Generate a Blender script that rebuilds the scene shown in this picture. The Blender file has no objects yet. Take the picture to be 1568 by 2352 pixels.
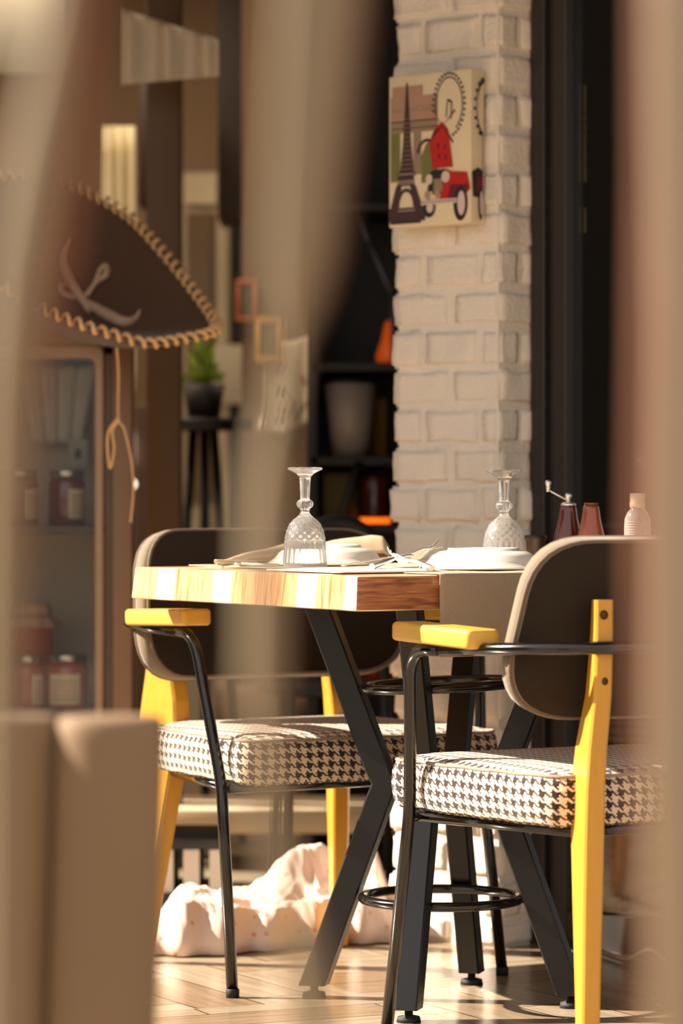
import bpy, bmesh, math, random
from mathutils import Vector, Matrix, noise
R = math.radians
random.seed(7)
# ------------------------------------------------------------------ camera, light, exposure
FPX, HZ, H = 7840.0, 1140.0, 0.887           # focal length in pixels, horizon row, eye height
sc = bpy.context.scene
cam_d = bpy.data.cameras.new('camera'); cam = bpy.data.objects.new('camera', cam_d)
sc.collection.objects.link(cam); sc.camera = cam
cam.location = (0, 0, H); cam.rotation_euler = (R(90), 0, 0)
cam_d.sensor_fit = 'HORIZONTAL'; cam_d.sensor_width = 24.0; cam_d.lens = 24.0 * FPX / 1568
cam_d.shift_y = -(1176 - HZ) / 1568
cam_d.clip_start = 0.05; cam_d.clip_end = 200
cam_d.dof.use_dof = True; cam_d.dof.focus_distance = 5.72; cam_d.dof.aperture_fstop = 3.3
sc.view_settings.view_transform = 'Standard'; sc.view_settings.look = 'None'
sc.view_settings.exposure = 0.5; sc.view_settings.gamma = 1.0
w = bpy.data.worlds.new('world'); sc.world = w; w.use_nodes = True
WN = w.node_tree.nodes; WL = w.node_tree.links
bg = WN['Background']; bg.inputs[1].default_value = 0.83
tc = WN.new('ShaderNodeTexCoord'); sp = WN.new('ShaderNodeSeparateXYZ'); rp = WN.new('ShaderNodeValToRGB')
WL.new(tc.outputs['Generated'], sp.inputs[0]); WL.new(sp.outputs[2], rp.inputs[0]); WL.new(rp.outputs[0], bg.inputs[0])
rp.color_ramp.elements[0].position = 0.0; rp.color_ramp.elements[0].color = (0.38, 0.34, 0.30, 1)
rp.color_ramp.elements[1].position = 0.55; rp.color_ramp.elements[1].color = (0.95, 0.93, 0.92, 1)
e = rp.color_ramp.elements.new(0.12); e.color = (0.95, 0.88, 0.81, 1)
sun_d = bpy.data.lights.new('sun', 'SUN'); sun = bpy.data.objects.new('sun', sun_d); sc.collection.objects.link(sun)
sun_d.energy = 12.5; sun_d.angle = R(0.6); sun_d.color = (1.0, 0.88, 0.74)
SUN = Vector((-0.93, 0.17, 0.66)).normalized()
sun.rotation_euler = SUN.to_track_quat('Z', 'Y').to_euler()
for k_, (lx_, ly_) in enumerate(((-0.9, 8.9), (0.6, 9.6), (-1.9, 9.7))):     # added fill lights that brighten the shop interior
    ld = bpy.data.lights.new('shop_fill_light', 'AREA'); lo_ = bpy.data.objects.new('shop_fill_light', ld); sc.collection.objects.link(lo_)
    ld.energy = 13; ld.size = 0.5; ld.color = (1.0, 0.78, 0.55); lo_.location = (lx_, ly_, 2.58)
sc.cycles.use_denoising = True
sc.cycles.max_bounces = 10; sc.cycles.transmission_bounces = 8; sc.cycles.transparent_max_bounces = 8
sc.cycles.sample_clamp_indirect = 6.0; sc.cycles.caustics_refractive = True; sc.cycles.caustics_reflective = False

# ------------------------------------------------------------------ helpers
def P(px, py, Y):
    return Vector(((px - 784) / FPX * Y, Y, H - (py - HZ) / FPX * Y))
def X(px, Y): return (px - 784) / FPX * Y
def Z(py, Y): return H - (py - HZ) / FPX * Y
def lin(c):
    c /= 255.0
    return c / 12.92 if c <= 0.04045 else ((c + 0.055) / 1.055) ** 2.4
def rgb(r, g, b): return (lin(r), lin(g), lin(b), 1.0)
def mat(name, col, rough=0.6, metal=0.0, vary=0.0, scale=20.0, bump=0.0, bscale=60.0, spec=0.5, coat=0.0, stretch=(1, 1, 1), emit=0.0, sheen=0.0):
    m = bpy.data.materials.new(name); m.use_nodes = True
    N = m.node_tree.nodes; L = m.node_tree.links; b = N['Principled BSDF']
    b.inputs['Base Color'].default_value = col; b.inputs['Roughness'].default_value = rough
    b.inputs['Metallic'].default_value = metal; b.inputs['Specular IOR Level'].default_value = spec
    b.inputs['Coat Weight'].default_value = coat; b.inputs['Coat Roughness'].default_value = 0.12
    if sheen: b.inputs['Sheen Weight'].default_value = sheen; b.inputs['Sheen Roughness'].default_value = 0.4
    if emit: b.inputs['Emission Color'].default_value = col; b.inputs['Emission Strength'].default_value = emit
    t = N.new('ShaderNodeTexCoord'); mp = N.new('ShaderNodeMapping'); L.new(t.outputs['Object'], mp.inputs[0])
    mp.inputs['Scale'].default_value = stretch
    n = N.new('ShaderNodeTexNoise'); L.new(mp.outputs[0], n.inputs[0]); n.inputs['Scale'].default_value = scale; n.inputs['Detail'].default_value = 5
    v = vary if vary else 0.06
    mx = N.new('ShaderNodeMix'); mx.data_type = 'RGBA'
    mx.inputs[6].default_value = tuple(c * (1 - v) for c in col[:3]) + (1,)
    mx.inputs[7].default_value = tuple(min(1, c * (1 + v)) for c in col[:3]) + (1,)
    L.new(n.outputs[0], mx.inputs[0]); L.new(mx.outputs[2], b.inputs['Base Color'])
    if bump:
        n2 = N.new('ShaderNodeTexNoise'); L.new(mp.outputs[0], n2.inputs[0]); n2.inputs['Scale'].default_value = bscale; n2.inputs['Detail'].default_value = 6
        bp = N.new('ShaderNodeBump'); bp.inputs['Strength'].default_value = bump; bp.inputs['Distance'].default_value = 0.004
        L.new(n2.outputs[0], bp.inputs['Height']); L.new(bp.outputs[0], b.inputs['Normal'])
    return m
def glassmat(name, col=(1, 1, 1, 1), rough=0.0, ior=1.45, milk=0.0):
    m = bpy.data.materials.new(name); m.use_nodes = True
    N = m.node_tree.nodes; L = m.node_tree.links; b = N['Principled BSDF']
    b.inputs['Base Color'].default_value = col; b.inputs['Roughness'].default_value = rough
    b.inputs['Transmission Weight'].default_value = 1.0; b.inputs['IOR'].default_value = ior
    if milk:
        d = N.new('ShaderNodeBsdfTranslucent'); d.inputs[0].default_value = col
        d2 = N.new('ShaderNodeBsdfDiffuse'); d2.inputs[0].default_value = col
        a = N.new('ShaderNodeMixShader'); a.inputs[0].default_value = 0.5
        L.new(d.outputs[0], a.inputs[1]); L.new(d2.outputs[0], a.inputs[2])
        s = N.new('ShaderNodeMixShader'); s.inputs[0].default_value = milk
        L.new(b.outputs[0], s.inputs[1]); L.new(a.outputs[0], s.inputs[2]); L.new(s.outputs[0], N['Material Output'].inputs[0])
    return m
class G:
    """collects geometry, links it as one mesh object"""
    def __init__(s): s.v = []; s.f = []; s.m = []; s.uv = {}; s.sm = []
    def add(s, vs, fs, mi=0, M=None, smooth=False, uvs=None):
        o = len(s.v)
        s.v += [tuple(M @ Vector(v)) if M else tuple(v) for v in vs]
        for i, f in enumerate(fs):
            if uvs: s.uv[len(s.f)] = uvs[i]
            s.f.append(tuple(o + k for k in f)); s.m.append(mi); s.sm.append(smooth)
        return s
    def box(s, lo, hi, mi=0, bev=0.0, seg=2, M=None):
        bm = bmesh.new(); bmesh.ops.create_cube(bm, size=1)
        c = [(a + b) / 2 for a, b in zip(lo, hi)]; d = [abs(b - a) for a, b in zip(lo, hi)]
        for v in bm.verts: v.co = Vector((c[0] + v.co.x * d[0], c[1] + v.co.y * d[1], c[2] + v.co.z * d[2]))
        if bev: bmesh.ops.bevel(bm, geom=bm.edges[:], offset=bev, segments=seg, affect='EDGES', profile=0.5)
        bm.verts.ensure_lookup_table()
        s.add([v.co[:] for v in bm.verts], [[v.index for v in f.verts] for f in bm.faces], mi, M, bool(bev and seg > 1)); bm.free(); return s
    def rings(s, rings, mi=0, closed=True, cap0=True, cap1=True, M=None, smooth=True):
        n = len(rings[0]); vs = [p for r in rings for p in r]; fs = []
        for i in range(len(rings) - 1):
            for j in range(n if closed else n - 1):
                k = (j + 1) % n
                fs.append((i * n + j, i * n + k, (i + 1) * n + k, (i + 1) * n + j))
        s.add(vs, fs, mi, M, smooth)
        if cap0: s.add(rings[0], [tuple(reversed(range(n)))], mi, M)
        if cap1: s.add(rings[-1], [tuple(range(n))], mi, M)
        return s
    def lathe(s, prof, n=32, mi=0, M=None, c=(0, 0, 0), fn=None, caps=False):
        rs = []
        for (r, z) in prof:
            rs.append([(c[0] + (fn(r, z, 2 * math.pi * j / n) if fn else r) * math.cos(2 * math.pi * j / n),
                        c[1] + (fn(r, z, 2 * math.pi * j / n) if fn else r) * math.sin(2 * math.pi * j / n), c[2] + z) for j in range(n)])
        return s.rings(rs, mi, True, caps, caps, M)
    def tube(s, pts, r, n=12, mi=0, M=None, closed=False, squash=1.0):
        pts = [Vector(p) for p in pts]; rs = []; up = None; m = len(pts)
        for i, p in enumerate(pts):
            a = pts[(i - 1) % m] if (closed or i > 0) else p; b = pts[(i + 1) % m] if (closed or i < m - 1) else p
            t = (b - a).normalized()
            if up is None: up = Vector((0, 0, 1)) if abs(t.z) < 0.9 else Vector((1, 0, 0))
            up = (up - t * up.dot(t)).normalized(); sd = t.cross(up)
            rr = r[i] if isinstance(r, (list, tuple)) else r
            rs.append([p + up * rr * math.cos(2 * math.pi * k / n) + sd * rr * squash * math.sin(2 * math.pi * k / n) for k in range(n)])
        if closed: rs.append(rs[0])
        return s.rings(rs, mi, True, not closed, not closed, M)
    def prism(s, poly, fn, mi=0, M=None):
        """poly: 2D outline; fn(a,b,side)->3D for side 0/1"""
        n = len(poly); A = [fn(a, b, 0) for a, b in poly]; B = [fn(a, b, 1) for a, b in poly]
        fs = [tuple(range(n)), tuple(reversed(range(n, 2 * n)))] + [(i, i + n, (i + 1) % n + n, (i + 1) % n) for i in range(n)]
        return s.add(A + B, fs, mi, M)
    def grid(s, fn, nu, nv, mi=0, thick=0.0, M=None, uvf=None):
        vs = [Vector(fn(i / nu, j / nv)) for i in range(nu + 1) for j in range(nv + 1)]
        fs = [(i * (nv + 1) + j, (i + 1) * (nv + 1) + j, (i + 1) * (nv + 1) + j + 1, i * (nv + 1) + j + 1) for i in range(nu) for j in range(nv)]
        if not thick: return s.add(vs, fs, mi, M, True)
        bm = bmesh.new(); bv = [bm.verts.new(v) for v in vs]
        for f in fs: bm.faces.new([bv[k] for k in f])
        bm.normal_update()
        bmesh.ops.solidify(bm, geom=bm.faces[:], thickness=thick); bm.verts.index_update()
        s.add([v.co[:] for v in bm.verts], [[v.index for v in f.verts] for f in bm.faces], mi, M, True); bm.free(); return s
    def obj(s, name, mats, parent=None, uvname=None):
        me = bpy.data.meshes.new(name); me.from_pydata(s.v, [], s.f)
        for mm in (mats if isinstance(mats, (list, tuple)) else [mats]): me.materials.append(mm)
        me.polygons.foreach_set('material_index', s.m); me.polygons.foreach_set('use_smooth', s.sm)
        if s.uv:
            ul = me.uv_layers.new(name='UVMap')
            for fi, uu in s.uv.items():
                for k, li in enumerate(me.polygons[fi].loop_indices): ul.data[li].uv = uu[k]
        bm = bmesh.new(); bm.from_mesh(me)
        if not s.uv: bmesh.ops.remove_doubles(bm, verts=bm.verts, dist=1e-6)
        bmesh.ops.recalc_face_normals(bm, faces=bm.faces); bm.to_mesh(me); bm.free(); me.update()
        o = bpy.data.objects.new(name, me); sc.collection.objects.link(o)
        if parent: o.parent = parent
        return o
def tag(o, label=None, cat=None, group=None, kind=None):
    if label: o['label'] = label
    if cat: o['category'] = cat
    if group: o['group'] = group
    if kind: o['kind'] = kind
    return o
def thing(name, label, cat, loc=(0, 0, 0), rz=0.0, group=None):
    o = bpy.data.objects.new(name, None); sc.collection.objects.link(o); o.empty_display_size = 0.1
    o.location = loc; o.rotation_euler = (0, 0, rz); return tag(o, label, cat, group)
def struct(g, name, m): return tag(g.obj(name, m), kind='structure')
def copy_tree(o, parent=None):
    c = o.copy(); sc.collection.objects.link(c)
    if parent: c.parent = parent
    for ch in list(o.children): copy_tree(ch, c)
    return c
def fillet(pts, rad, n=6):
    """polyline with rounded corners; rad per inner vertex"""
    pts = [Vector(p) for p in pts]; out = [pts[0]]
    for i in range(1, len(pts) - 1):
        r = rad[i - 1] if isinstance(rad, (list, tuple)) else rad
        a = (pts[i - 1] - pts[i]); b = (pts[i + 1] - pts[i]); r = min(r, a.length * 0.49, b.length * 0.49)
        A = pts[i] + a.normalized() * r; B = pts[i] + b.normalized() * r
        for k in range(n + 1):
            t = k / n; out.append(A * (1 - t) ** 2 + pts[i] * 2 * t * (1 - t) + B * t * t)
    out.append(pts[-1]); return out
def roundpoly(poly, rad, n=8):
    out = []; m = len(poly)
    for i in range(m):
        p = Vector(poly[i]); a = Vector(poly[i - 1]) - p; b = Vector(poly[(i + 1) % m]) - p
        r = rad[i] if isinstance(rad, (list, tuple)) else rad
        A = p + a.normalized() * r; B = p + b.normalized() * r
        for k in range(n + 1):
            t = k / n; out.append(A * (1 - t) ** 2 + p * 2 * t * (1 - t) + B * t * t)
    return out
def resample(pts, n):
    pts = [Vector(p) for p in pts]; q = pts + [pts[0]]; L = [0]
    for i in range(len(pts)): L.append(L[-1] + (q[i + 1] - q[i]).length)
    out = []; j = 0
    for k in range(n):
        d = L[-1] * k / n
        while L[j + 1] < d: j += 1
        t = (d - L[j]) / max(1e-9, L[j + 1] - L[j]); out.append(q[j].lerp(q[j + 1], t))
    return out
def catmull(pts, n=8):
    pts = [Vector(p) for p in pts]; out = []
    for i in range(len(pts) - 1):
        p0 = pts[max(0, i - 1)]; p1 = pts[i]; p2 = pts[i + 1]; p3 = pts[min(len(pts) - 1, i + 2)]
        for k in range(n):
            t = k / n
            out.append(0.5 * ((2 * p1) + (p2 - p0) * t + (2 * p0 - 5 * p1 + 4 * p2 - p3) * t * t + (3 * p1 - p0 - 3 * p2 + p3) * t ** 3))
    out.append(pts[-1]); return out

# ------------------------------------------------------------------ materials
def houndstooth():
    m = bpy.data.materials.new('houndstooth_wool'); m.use_nodes = True
    N = m.node_tree.nodes; L = m.node_tree.links; b = N['Principled BSDF']
    def mth(op, a, b_=None, c=None):
        n = N.new('ShaderNodeMath'); n.operation = op
        for i, x in enumerate((a, b_, c)):
            if x is None: continue
            if isinstance(x, (int, float)): n.inputs[i].default_value = x
            else: L.new(x, n.inputs[i])
        return n.outputs[0]
    uv = N.new('ShaderNodeUVMap'); uv.uv_map = 'UVMap'
    nz = N.new('ShaderNodeTexNoise'); nz.inputs['Scale'].default_value = 900; L.new(uv.outputs[0], nz.inputs[0])
    s = N.new('ShaderNodeSeparateXYZ'); L.new(uv.outputs[0], s.inputs[0])
    jit = mth('MULTIPLY', mth('SUBTRACT', nz.outputs[0], 0.5), 0.7)
    x = mth('ADD', mth('MULTIPLY', s.outputs[0], 8 / 0.0222), jit); y = mth('ADD', mth('MULTIPLY', s.outputs[1], 8 / 0.0180), jit)
    fx = mth('FLOOR', x); fy = mth('FLOOR', y)
    wa = mth('LESS_THAN', mth('FLOORED_MODULO', fx, 8.0), 3.5); we = mth('LESS_THAN', mth('FLOORED_MODULO', fy, 8.0), 3.5)
    tw = mth('LESS_THAN', mth('FLOORED_MODULO', mth('ADD', fx, fy), 4.0), 1.5)
    val = mth('ADD', mth('MULTIPLY', wa, tw), mth('MULTIPLY', we, mth('SUBTRACT', 1.0, tw)))
    mx = N.new('ShaderNodeMix'); mx.data_type = 'RGBA'; L.new(val, mx.inputs[0])
    mx.inputs[6].default_value = rgb(222, 205, 182); mx.inputs[7].default_value = rgb(56, 42, 40)
    L.new(mx.outputs[2], b.inputs['Base Color']); b.inputs['Roughness'].default_value = 0.95
    b.inputs['Specular IOR Level'].default_value = 0.15; b.inputs['Sheen Weight'].default_value = 0.2
    n2 = N.new('ShaderNodeTexNoise'); n2.inputs['Scale'].default_value = 420; n2.inputs['Detail'].default_value = 4; L.new(uv.outputs[0], n2.inputs[0])
    bp = N.new('ShaderNodeBump'); bp.inputs['Strength'].default_value = 0.7; bp.inputs['Distance'].default_value = 0.0016
    L.new(n2.outputs[0], bp.inputs['Height']); L.new(bp.outputs[0], b.inputs['Normal'])
    return m
M_HOUND = houndstooth()
M_PIPE = mat('grey_wool_piping', rgb(150, 134, 118), 0.9, vary=0.5, scale=500)
M_BLACK = mat('black_powder_coat', rgb(13, 12, 12), 0.34, spec=0.4, bump=0.05, bscale=400, coat=0.08)
M_TUBE = mat('black_gloss_tube', rgb(12, 11, 10), 0.18, spec=0.5, coat=0.4)
M_YEL = mat('yellow_lacquered_wood', rgb(208, 150, 48), 0.34, vary=0.12, scale=14, stretch=(6, 6, 0.6), spec=0.5, coat=0.25, bump=0.04)
M_YARM = mat('yellow_armrest_wood', rgb(216, 168, 66), 0.36, vary=0.12, scale=14, stretch=(6, 1, 6), spec=0.5, coat=0.25, bump=0.04)
M_BACK = mat('taupe_felt_upholstery', rgb(124, 111, 93), 0.95, vary=0.12, scale=260, bump=0.25, bscale=600, spec=0.15, sheen=0.35)
M_BACKF = mat('dark_brown_felt_panel', rgb(48, 40, 32), 0.95, vary=0.12, scale=260, bump=0.25, bscale=600, spec=0.15, sheen=0.15)
M_BACKP = mat('taupe_piping', rgb(112, 96, 82), 0.9, vary=0.1, scale=200)
M_BOLT = mat('dark_bolt_metal', rgb(84, 62, 44), 0.35, metal=0.9)
M_RUB = mat('black_rubber', rgb(16, 15, 15), 0.7)
M_LINEN = mat('taupe_linen_weave', rgb(172, 150, 124), 0.95, vary=0.12, scale=300, bump=0.4, bscale=700, spec=0.1)
M_NAP = mat('sand_linen', rgb(186, 166, 138), 0.95, vary=0.1, scale=300, bump=0.3, bscale=700, spec=0.1)
M_WHITE = mat('white_glazed_china', rgb(236, 228, 214), 0.14, spec=0.6, coat=0.3)
M_STEEL = mat('polished_steel', rgb(240, 236, 230), 0.36, metal=1.0)
M_CRYST = glassmat('cut_crystal', rough=0.09, ior=1.5, milk=0.10)  # a little diffuse white mixed in as the sun's glow

def wood_table():
    out = []
    for kind in (0, 1):
        m = bpy.data.materials.new('butcher_block_wood' if kind == 0 else 'walnut_toned_edge'); m.use_nodes = True
        N = m.node_tree.nodes; L = m.node_tree.links; b = N['Principled BSDF']
        t = N.new('ShaderNodeTexCoord'); mp = N.new('ShaderNodeMapping'); L.new(t.outputs['Object'], mp.inputs[0])
        mp.inputs['Scale'].default_value = (1.6, 34, 3) if kind == 0 else (5, 5, 60)
        n = N.new('ShaderNodeTexNoise'); n.inputs['Scale'].default_value = 2.2; n.inputs['Detail'].default_value = 8; n.inputs['Distortion'].default_value = 1.2; L.new(mp.outputs[0], n.inputs[0])
        r = N.new('ShaderNodeValToRGB'); L.new(n.outputs[0], r.inputs[0])
        el = r.color_ramp.elements
        if kind == 0:
            el[0].position = 0.3; el[0].color = rgb(150, 92, 50); el[1].position = 0.62; el[1].color = rgb(222, 180, 130)
            q = el.new(0.45); q.color = rgb(205, 155, 102)
            s = N.new('ShaderNodeSeparateXYZ'); L.new(t.outputs['Object'], s.inputs[0])
            ma = N.new('ShaderNodeMath'); ma.operation = 'ADD'; ma.inputs[1].default_value = 0.5; L.new(s.outputs[1], ma.inputs[0])
            st = N.new('ShaderNodeValToRGB'); st.color_ramp.interpolation = 'LINEAR'; L.new(ma.outputs[0], st.inputs[0])
            # pale sapwood staves across the block (position along the table + .5)
            bands = [(0.10, .9), (0.128, 1), (0.138, 0), (0.225, 0), (0.235, 1), (0.285, 1), (0.30, 0), (0.52, 0.0), (0.53, .8), (0.585, .9), (0.595, 0), (0.735, 0), (0.745, 1), (0.80, 1), (0.81, 0), (0.9, 0)]
            e = st.color_ramp.elements; e[0].position = bands[0][0]; e[0].color = (bands[0][1],) * 3 + (1,)
            e[1].position = bands[-1][0]; e[1].color = (0, 0, 0, 1)
            for p_, v_ in bands[1:-1]: q = e.new(p_); q.color = (v_, v_, v_, 1)
            mx = N.new('ShaderNodeMix'); mx.data_type = 'RGBA'; L.new(st.outputs[0], mx.inputs[0]); L.new(r.outputs[0], mx.inputs[6]); mx.inputs[7].default_value = rgb(246, 228, 192)
            L.new(mx.outputs[2], b.inputs['Base Color'])
        else:
            el[0].position = 0.33; el[0].color = rgb(120, 66, 36); el[1].position = 0.65; el[1].color = rgb(196, 130, 82)
            L.new(r.outputs[0], b.inputs['Base Color'])
        b.inputs['Roughness'].default_value = 0.28; b.inputs['Coat Weight'].default_value = 0.25
        out.append(m)
    return out
M_TWOOD, M_TEDGE = wood_table()
def floor_mat():
    m = bpy.data.materials.new('wood_look_floor_tile'); m.use_nodes = True
    N = m.node_tree.nodes; L = m.node_tree.links; b = N['Principled BSDF']
    t = N.new('ShaderNodeTexCoord'); cols = []; facs = []
    for k, ang in enumerate((-24, 62)):
        mp = N.new('ShaderNodeMapping'); L.new(t.outputs['Object'], mp.inputs[0]); mp.inputs['Rotation'].default_value = (0, 0, R(ang)); mp.inputs['Location'].default_value = (0.13 * k, 0.07, 0)
        br = N.new('ShaderNodeTexBrick'); L.new(mp.outputs[0], br.inputs[0]); br.inputs['Scale'].default_value = 1.0
        br.inputs['Brick Width'].default_value = 0.62; br.inputs['Row Height'].default_value = 0.125; br.inputs['Mortar Size'].default_value = 0.0022
        br.inputs['Color1'].default_value = rgb(172, 158, 134); br.inputs['Color2'].default_value = rgb(144, 120, 94); br.inputs['Mortar'].default_value = rgb(70, 52, 38)
        mp2 = N.new('ShaderNodeMapping'); L.new(mp.outputs[0], mp2.inputs[0]); mp2.inputs['Scale'].default_value = (2.5, 30, 1)
        n = N.new('ShaderNodeTexNoise'); L.new(mp2.outputs[0], n.inputs[0]); n.inputs['Scale'].default_value = 1.5; n.inputs['Detail'].default_value = 7
        mx = N.new('ShaderNodeMix'); mx.data_type = 'RGBA'; mx.blend_type = 'MULTIPLY'; mx.inputs[0].default_value = 0.6
        rr = N.new('ShaderNodeValToRGB'); L.new(n.outputs[0], rr.inputs[0]); rr.color_ramp.elements[0].position = 0.3; rr.color_ramp.elements[0].color = (0.5, 0.42, 0.36, 1); rr.color_ramp.elements[1].position = 0.6
        L.new(br.outputs[0], mx.inputs[6]); L.new(rr.outputs[0], mx.inputs[7]); cols.append(mx.outputs[2])
    mp = N.new('ShaderNodeMapping'); L.new(t.outputs['Object'], mp.inputs[0]); mp.inputs['Rotation'].default_value = (0, 0, R(-24))
    ck = N.new('ShaderNodeTexChecker'); ck.inputs['Scale'].default_value = 1.0; L.new(mp.outputs[0], ck.inputs[0])
    ck.inputs['Scale'].default_value = 2.0
    mx = N.new('ShaderNodeMix'); mx.data_type = 'RGBA'; L.new(ck.outputs[1], mx.inputs[0]); L.new(cols[0], mx.inputs[6]); L.new(cols[1], mx.inputs[7])
    L.new(mx.outputs[2], b.inputs['Base Color']); b.inputs['Roughness'].default_value = 0.22
    return m
M_FLOOR = floor_mat()
M_BRICK = mat('white_painted_brick', rgb(236, 226, 212), 0.85, vary=0.05, scale=9, bump=0.9, bscale=110, spec=0.2)
M_FRAME = mat('black_aluminium_frame', rgb(46, 41, 38), 0.4, spec=0.5)
M_PANE = bpy.data.materials.new('storefront_glass'); M_PANE.use_nodes = True
_N = M_PANE.node_tree.nodes; _L = M_PANE.node_tree.links
_t = _N.new('ShaderNodeBsdfTransparent'); _t.inputs[0].default_value = (0.93, 0.93, 0.91, 1); _g = _N.new('ShaderNodeBsdfGlossy'); _g.inputs['Roughness'].default_value = 0.0
_f = _N.new('ShaderNodeFresnel'); _f.inputs[0].default_value = 1.5; _x = _N.new('ShaderNodeMixShader')
_L.new(_f.outputs[0], _x.inputs[0]); _L.new(_t.outputs[0], _x.inputs[1]); _L.new(_g.outputs[0], _x.inputs[2]); _L.new(_x.outputs[0], _N['Material Output'].inputs[0])

# ------------------------------------------------------------------ structure
struct(G().add([(-9, -3, 0), (9, -3, 0), (9, 13, 0), (-9, 13, 0)], [(0, 1, 2, 3)]).box((-9, -3, -0.1), (9, 13, -0.002)), 'floor', M_FLOOR)
M_WALLB = mat('brown_plaster', rgb(128, 104, 78), 0.85, vary=0.08, scale=2)
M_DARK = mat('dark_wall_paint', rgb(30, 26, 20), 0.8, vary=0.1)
struct(G().box((-3.4, 10.6, 0), (3.2, 10.75, 3.0)), 'wall_back', M_WALLB)
struct(G().box((-3.55, 8.9, 0), (-3.4, 10.75, 3.0)), 'wall_left', M_WALLB)
# storefront axes: EX runs right and nearer along the shop front, EN points out of the shop
EX = Vector((0.74, -0.673, 0)).normalized(); EN = Vector((-0.673, -0.74, 0)).normalized()
PC = Vector((0.308, 6.69, 0))                                     # nearest corner of the pillar
WP = PC - EN * 0.11                                               # where the window line leaves the pillar
ang = math.atan2(EX.y, EX.x)
MS = Matrix.Translation(WP) @ Matrix.Rotation(ang, 4, 'Z')        # local x along the front, local -y out towards the street
struct(G().box((-4.2, -1.86, 2.62), (3.0, 4.8, 2.80), M=MS), 'ceiling_and_awning', mat('ceiling_boards', rgb(120, 96, 70), 0.8))  # unseen slab; its street overhang is an awning added to shade the pillar
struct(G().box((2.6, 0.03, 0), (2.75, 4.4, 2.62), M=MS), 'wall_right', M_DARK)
# pillar of painted bricks
def brick(g, lo, hi, M, seed):
    nx = max(2, int((hi[0] - lo[0]) / 0.014)); ny = max(2, int((hi[1] - lo[1]) / 0.014)); nz = 6
    bm = bmesh.new(); bmesh.ops.create_cube(bm, size=1)
    c = [(a + b) / 2 for a, b in zip(lo, hi)]; d = [b - a for a, b in zip(lo, hi)]
    for v in bm.verts: v.co = Vector((c[0] + v.co.x * d[0], c[1] + v.co.y * d[1], c[2] + v.co.z * d[2]))
    bmesh.ops.bevel(bm, geom=bm.edges[:], offset=0.0075, segments=3, affect='EDGES')
    bmesh.ops.subdivide_edges(bm, edges=[e for e in bm.edges if e.calc_length() > 0.03], cuts=5, use_grid_fill=True)
    bm.normal_update(); sd = Vector((seed * 3.1, seed * 1.7, 0))
    for v in bm.verts:
        a = noise.noise(v.co * 16 + sd) * 0.0055 + noise.noise(v.co * 55 + sd) * 0.0016
        v.co += v.normal * a
    bm.verts.index_update()
    g.add([v.co[:] for v in bm.verts], [[v.index for v in f.verts] for f in bm.faces], 0, M, True); bm.free()
MP = Matrix.Translation(PC) @ Matrix.Rotation(ang, 4, 'Z')        # local: face spans x -.279..0 at y 0, depth +y
g = G(); g.box((-0.264, 0.0045, 0), (-0.0045, 0.225, 2.62), M=MP)
cp = 0.0776; nb = 34
for k in range(nb):
    z0 = k * cp - 0.02; z1 = z0 + cp - 0.004; z0 = max(z0, 0.0); j = lambda s: random.uniform(-s, s)
    if z1 > 2.62: z1 = 2.62
    if k % 2 == 0:
        xs = [(-0.279 + j(.005), -0.126 + j(.002)), (-0.1225, 0.0 + j(.003))]; d1 = 0.112
    else:
        xs = [(-0.279 + j(.009), -0.198 + j(.002)), (-0.1945, -0.050 + j(.002)), (-0.0465, 0.0 + j(.003))]; d1 = 0.066
    for i, (a, b) in enumerate(xs):
        last = i == len(xs) - 1
        brick(g, (a, j(.003), z0 + j(.002)), (b, d1 if last else 0.1, z1 + j(.002)), MP, k * 7 + i)
    if d1 + .03 < .235: brick(g, (-0.1, d1 + 0.004, z0), (0.0 + j(.003), 0.235, z1), MP, k * 7 + 5)
    brick(g, (-0.279, 0.108, z0), (-0.17, 0.235, z1), MP, k * 7 + 6)
struct(g, 'trim_1', M_BRICK)
# window to the right of the pillar: frame and pane
g = G()
for (a, b, y0, y1) in ((0.0, 0.034, -0.012, 0.05), (0.034, 0.05, 0.004, 0.05), (0.05, 0.082, -0.004, 0.05), (1.25, 1.33, -0.01, 0.05), (2.5, 2.6, -0.01, 0.05)):
    g.box((a, y0, 0.0), (b, y1, 2.62), bev=0.002, seg=1, M=MS)
g.box((0.08, 0.0, 0.0), (2.55, 0.05, 0.07), M=MS); g.box((0.08, 0.0, 2.5), (2.55, 0.05, 2.62), M=MS)
win = struct(g, 'window_1', M_FRAME)
g = G(); g.box((0.08, 0.018, 0.07), (1.25, 0.026, 2.5), M=MS); g.box((1.33, 0.018, 0.07), (2.5, 0.026, 2.5), M=MS); g.obj('pane', M_PANE, win)
struct(G().box((-6.6, 1.5, 0), (-6.4, 9.0, 3.3)), 'wall_side_unseen', mat('dark_green_brown_render', rgb(46, 42, 32), .9))  # unseen wall, added so the window pane reflects something dark
struct(G().box((0.48, 8.95, 0), (2.6, 9.05, 2.62)), 'wall_dark_backdrop', mat('dark_backdrop_paint', rgb(44, 36, 28), .8))  # made-up dark divider, keeps the view through the window dark

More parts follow.
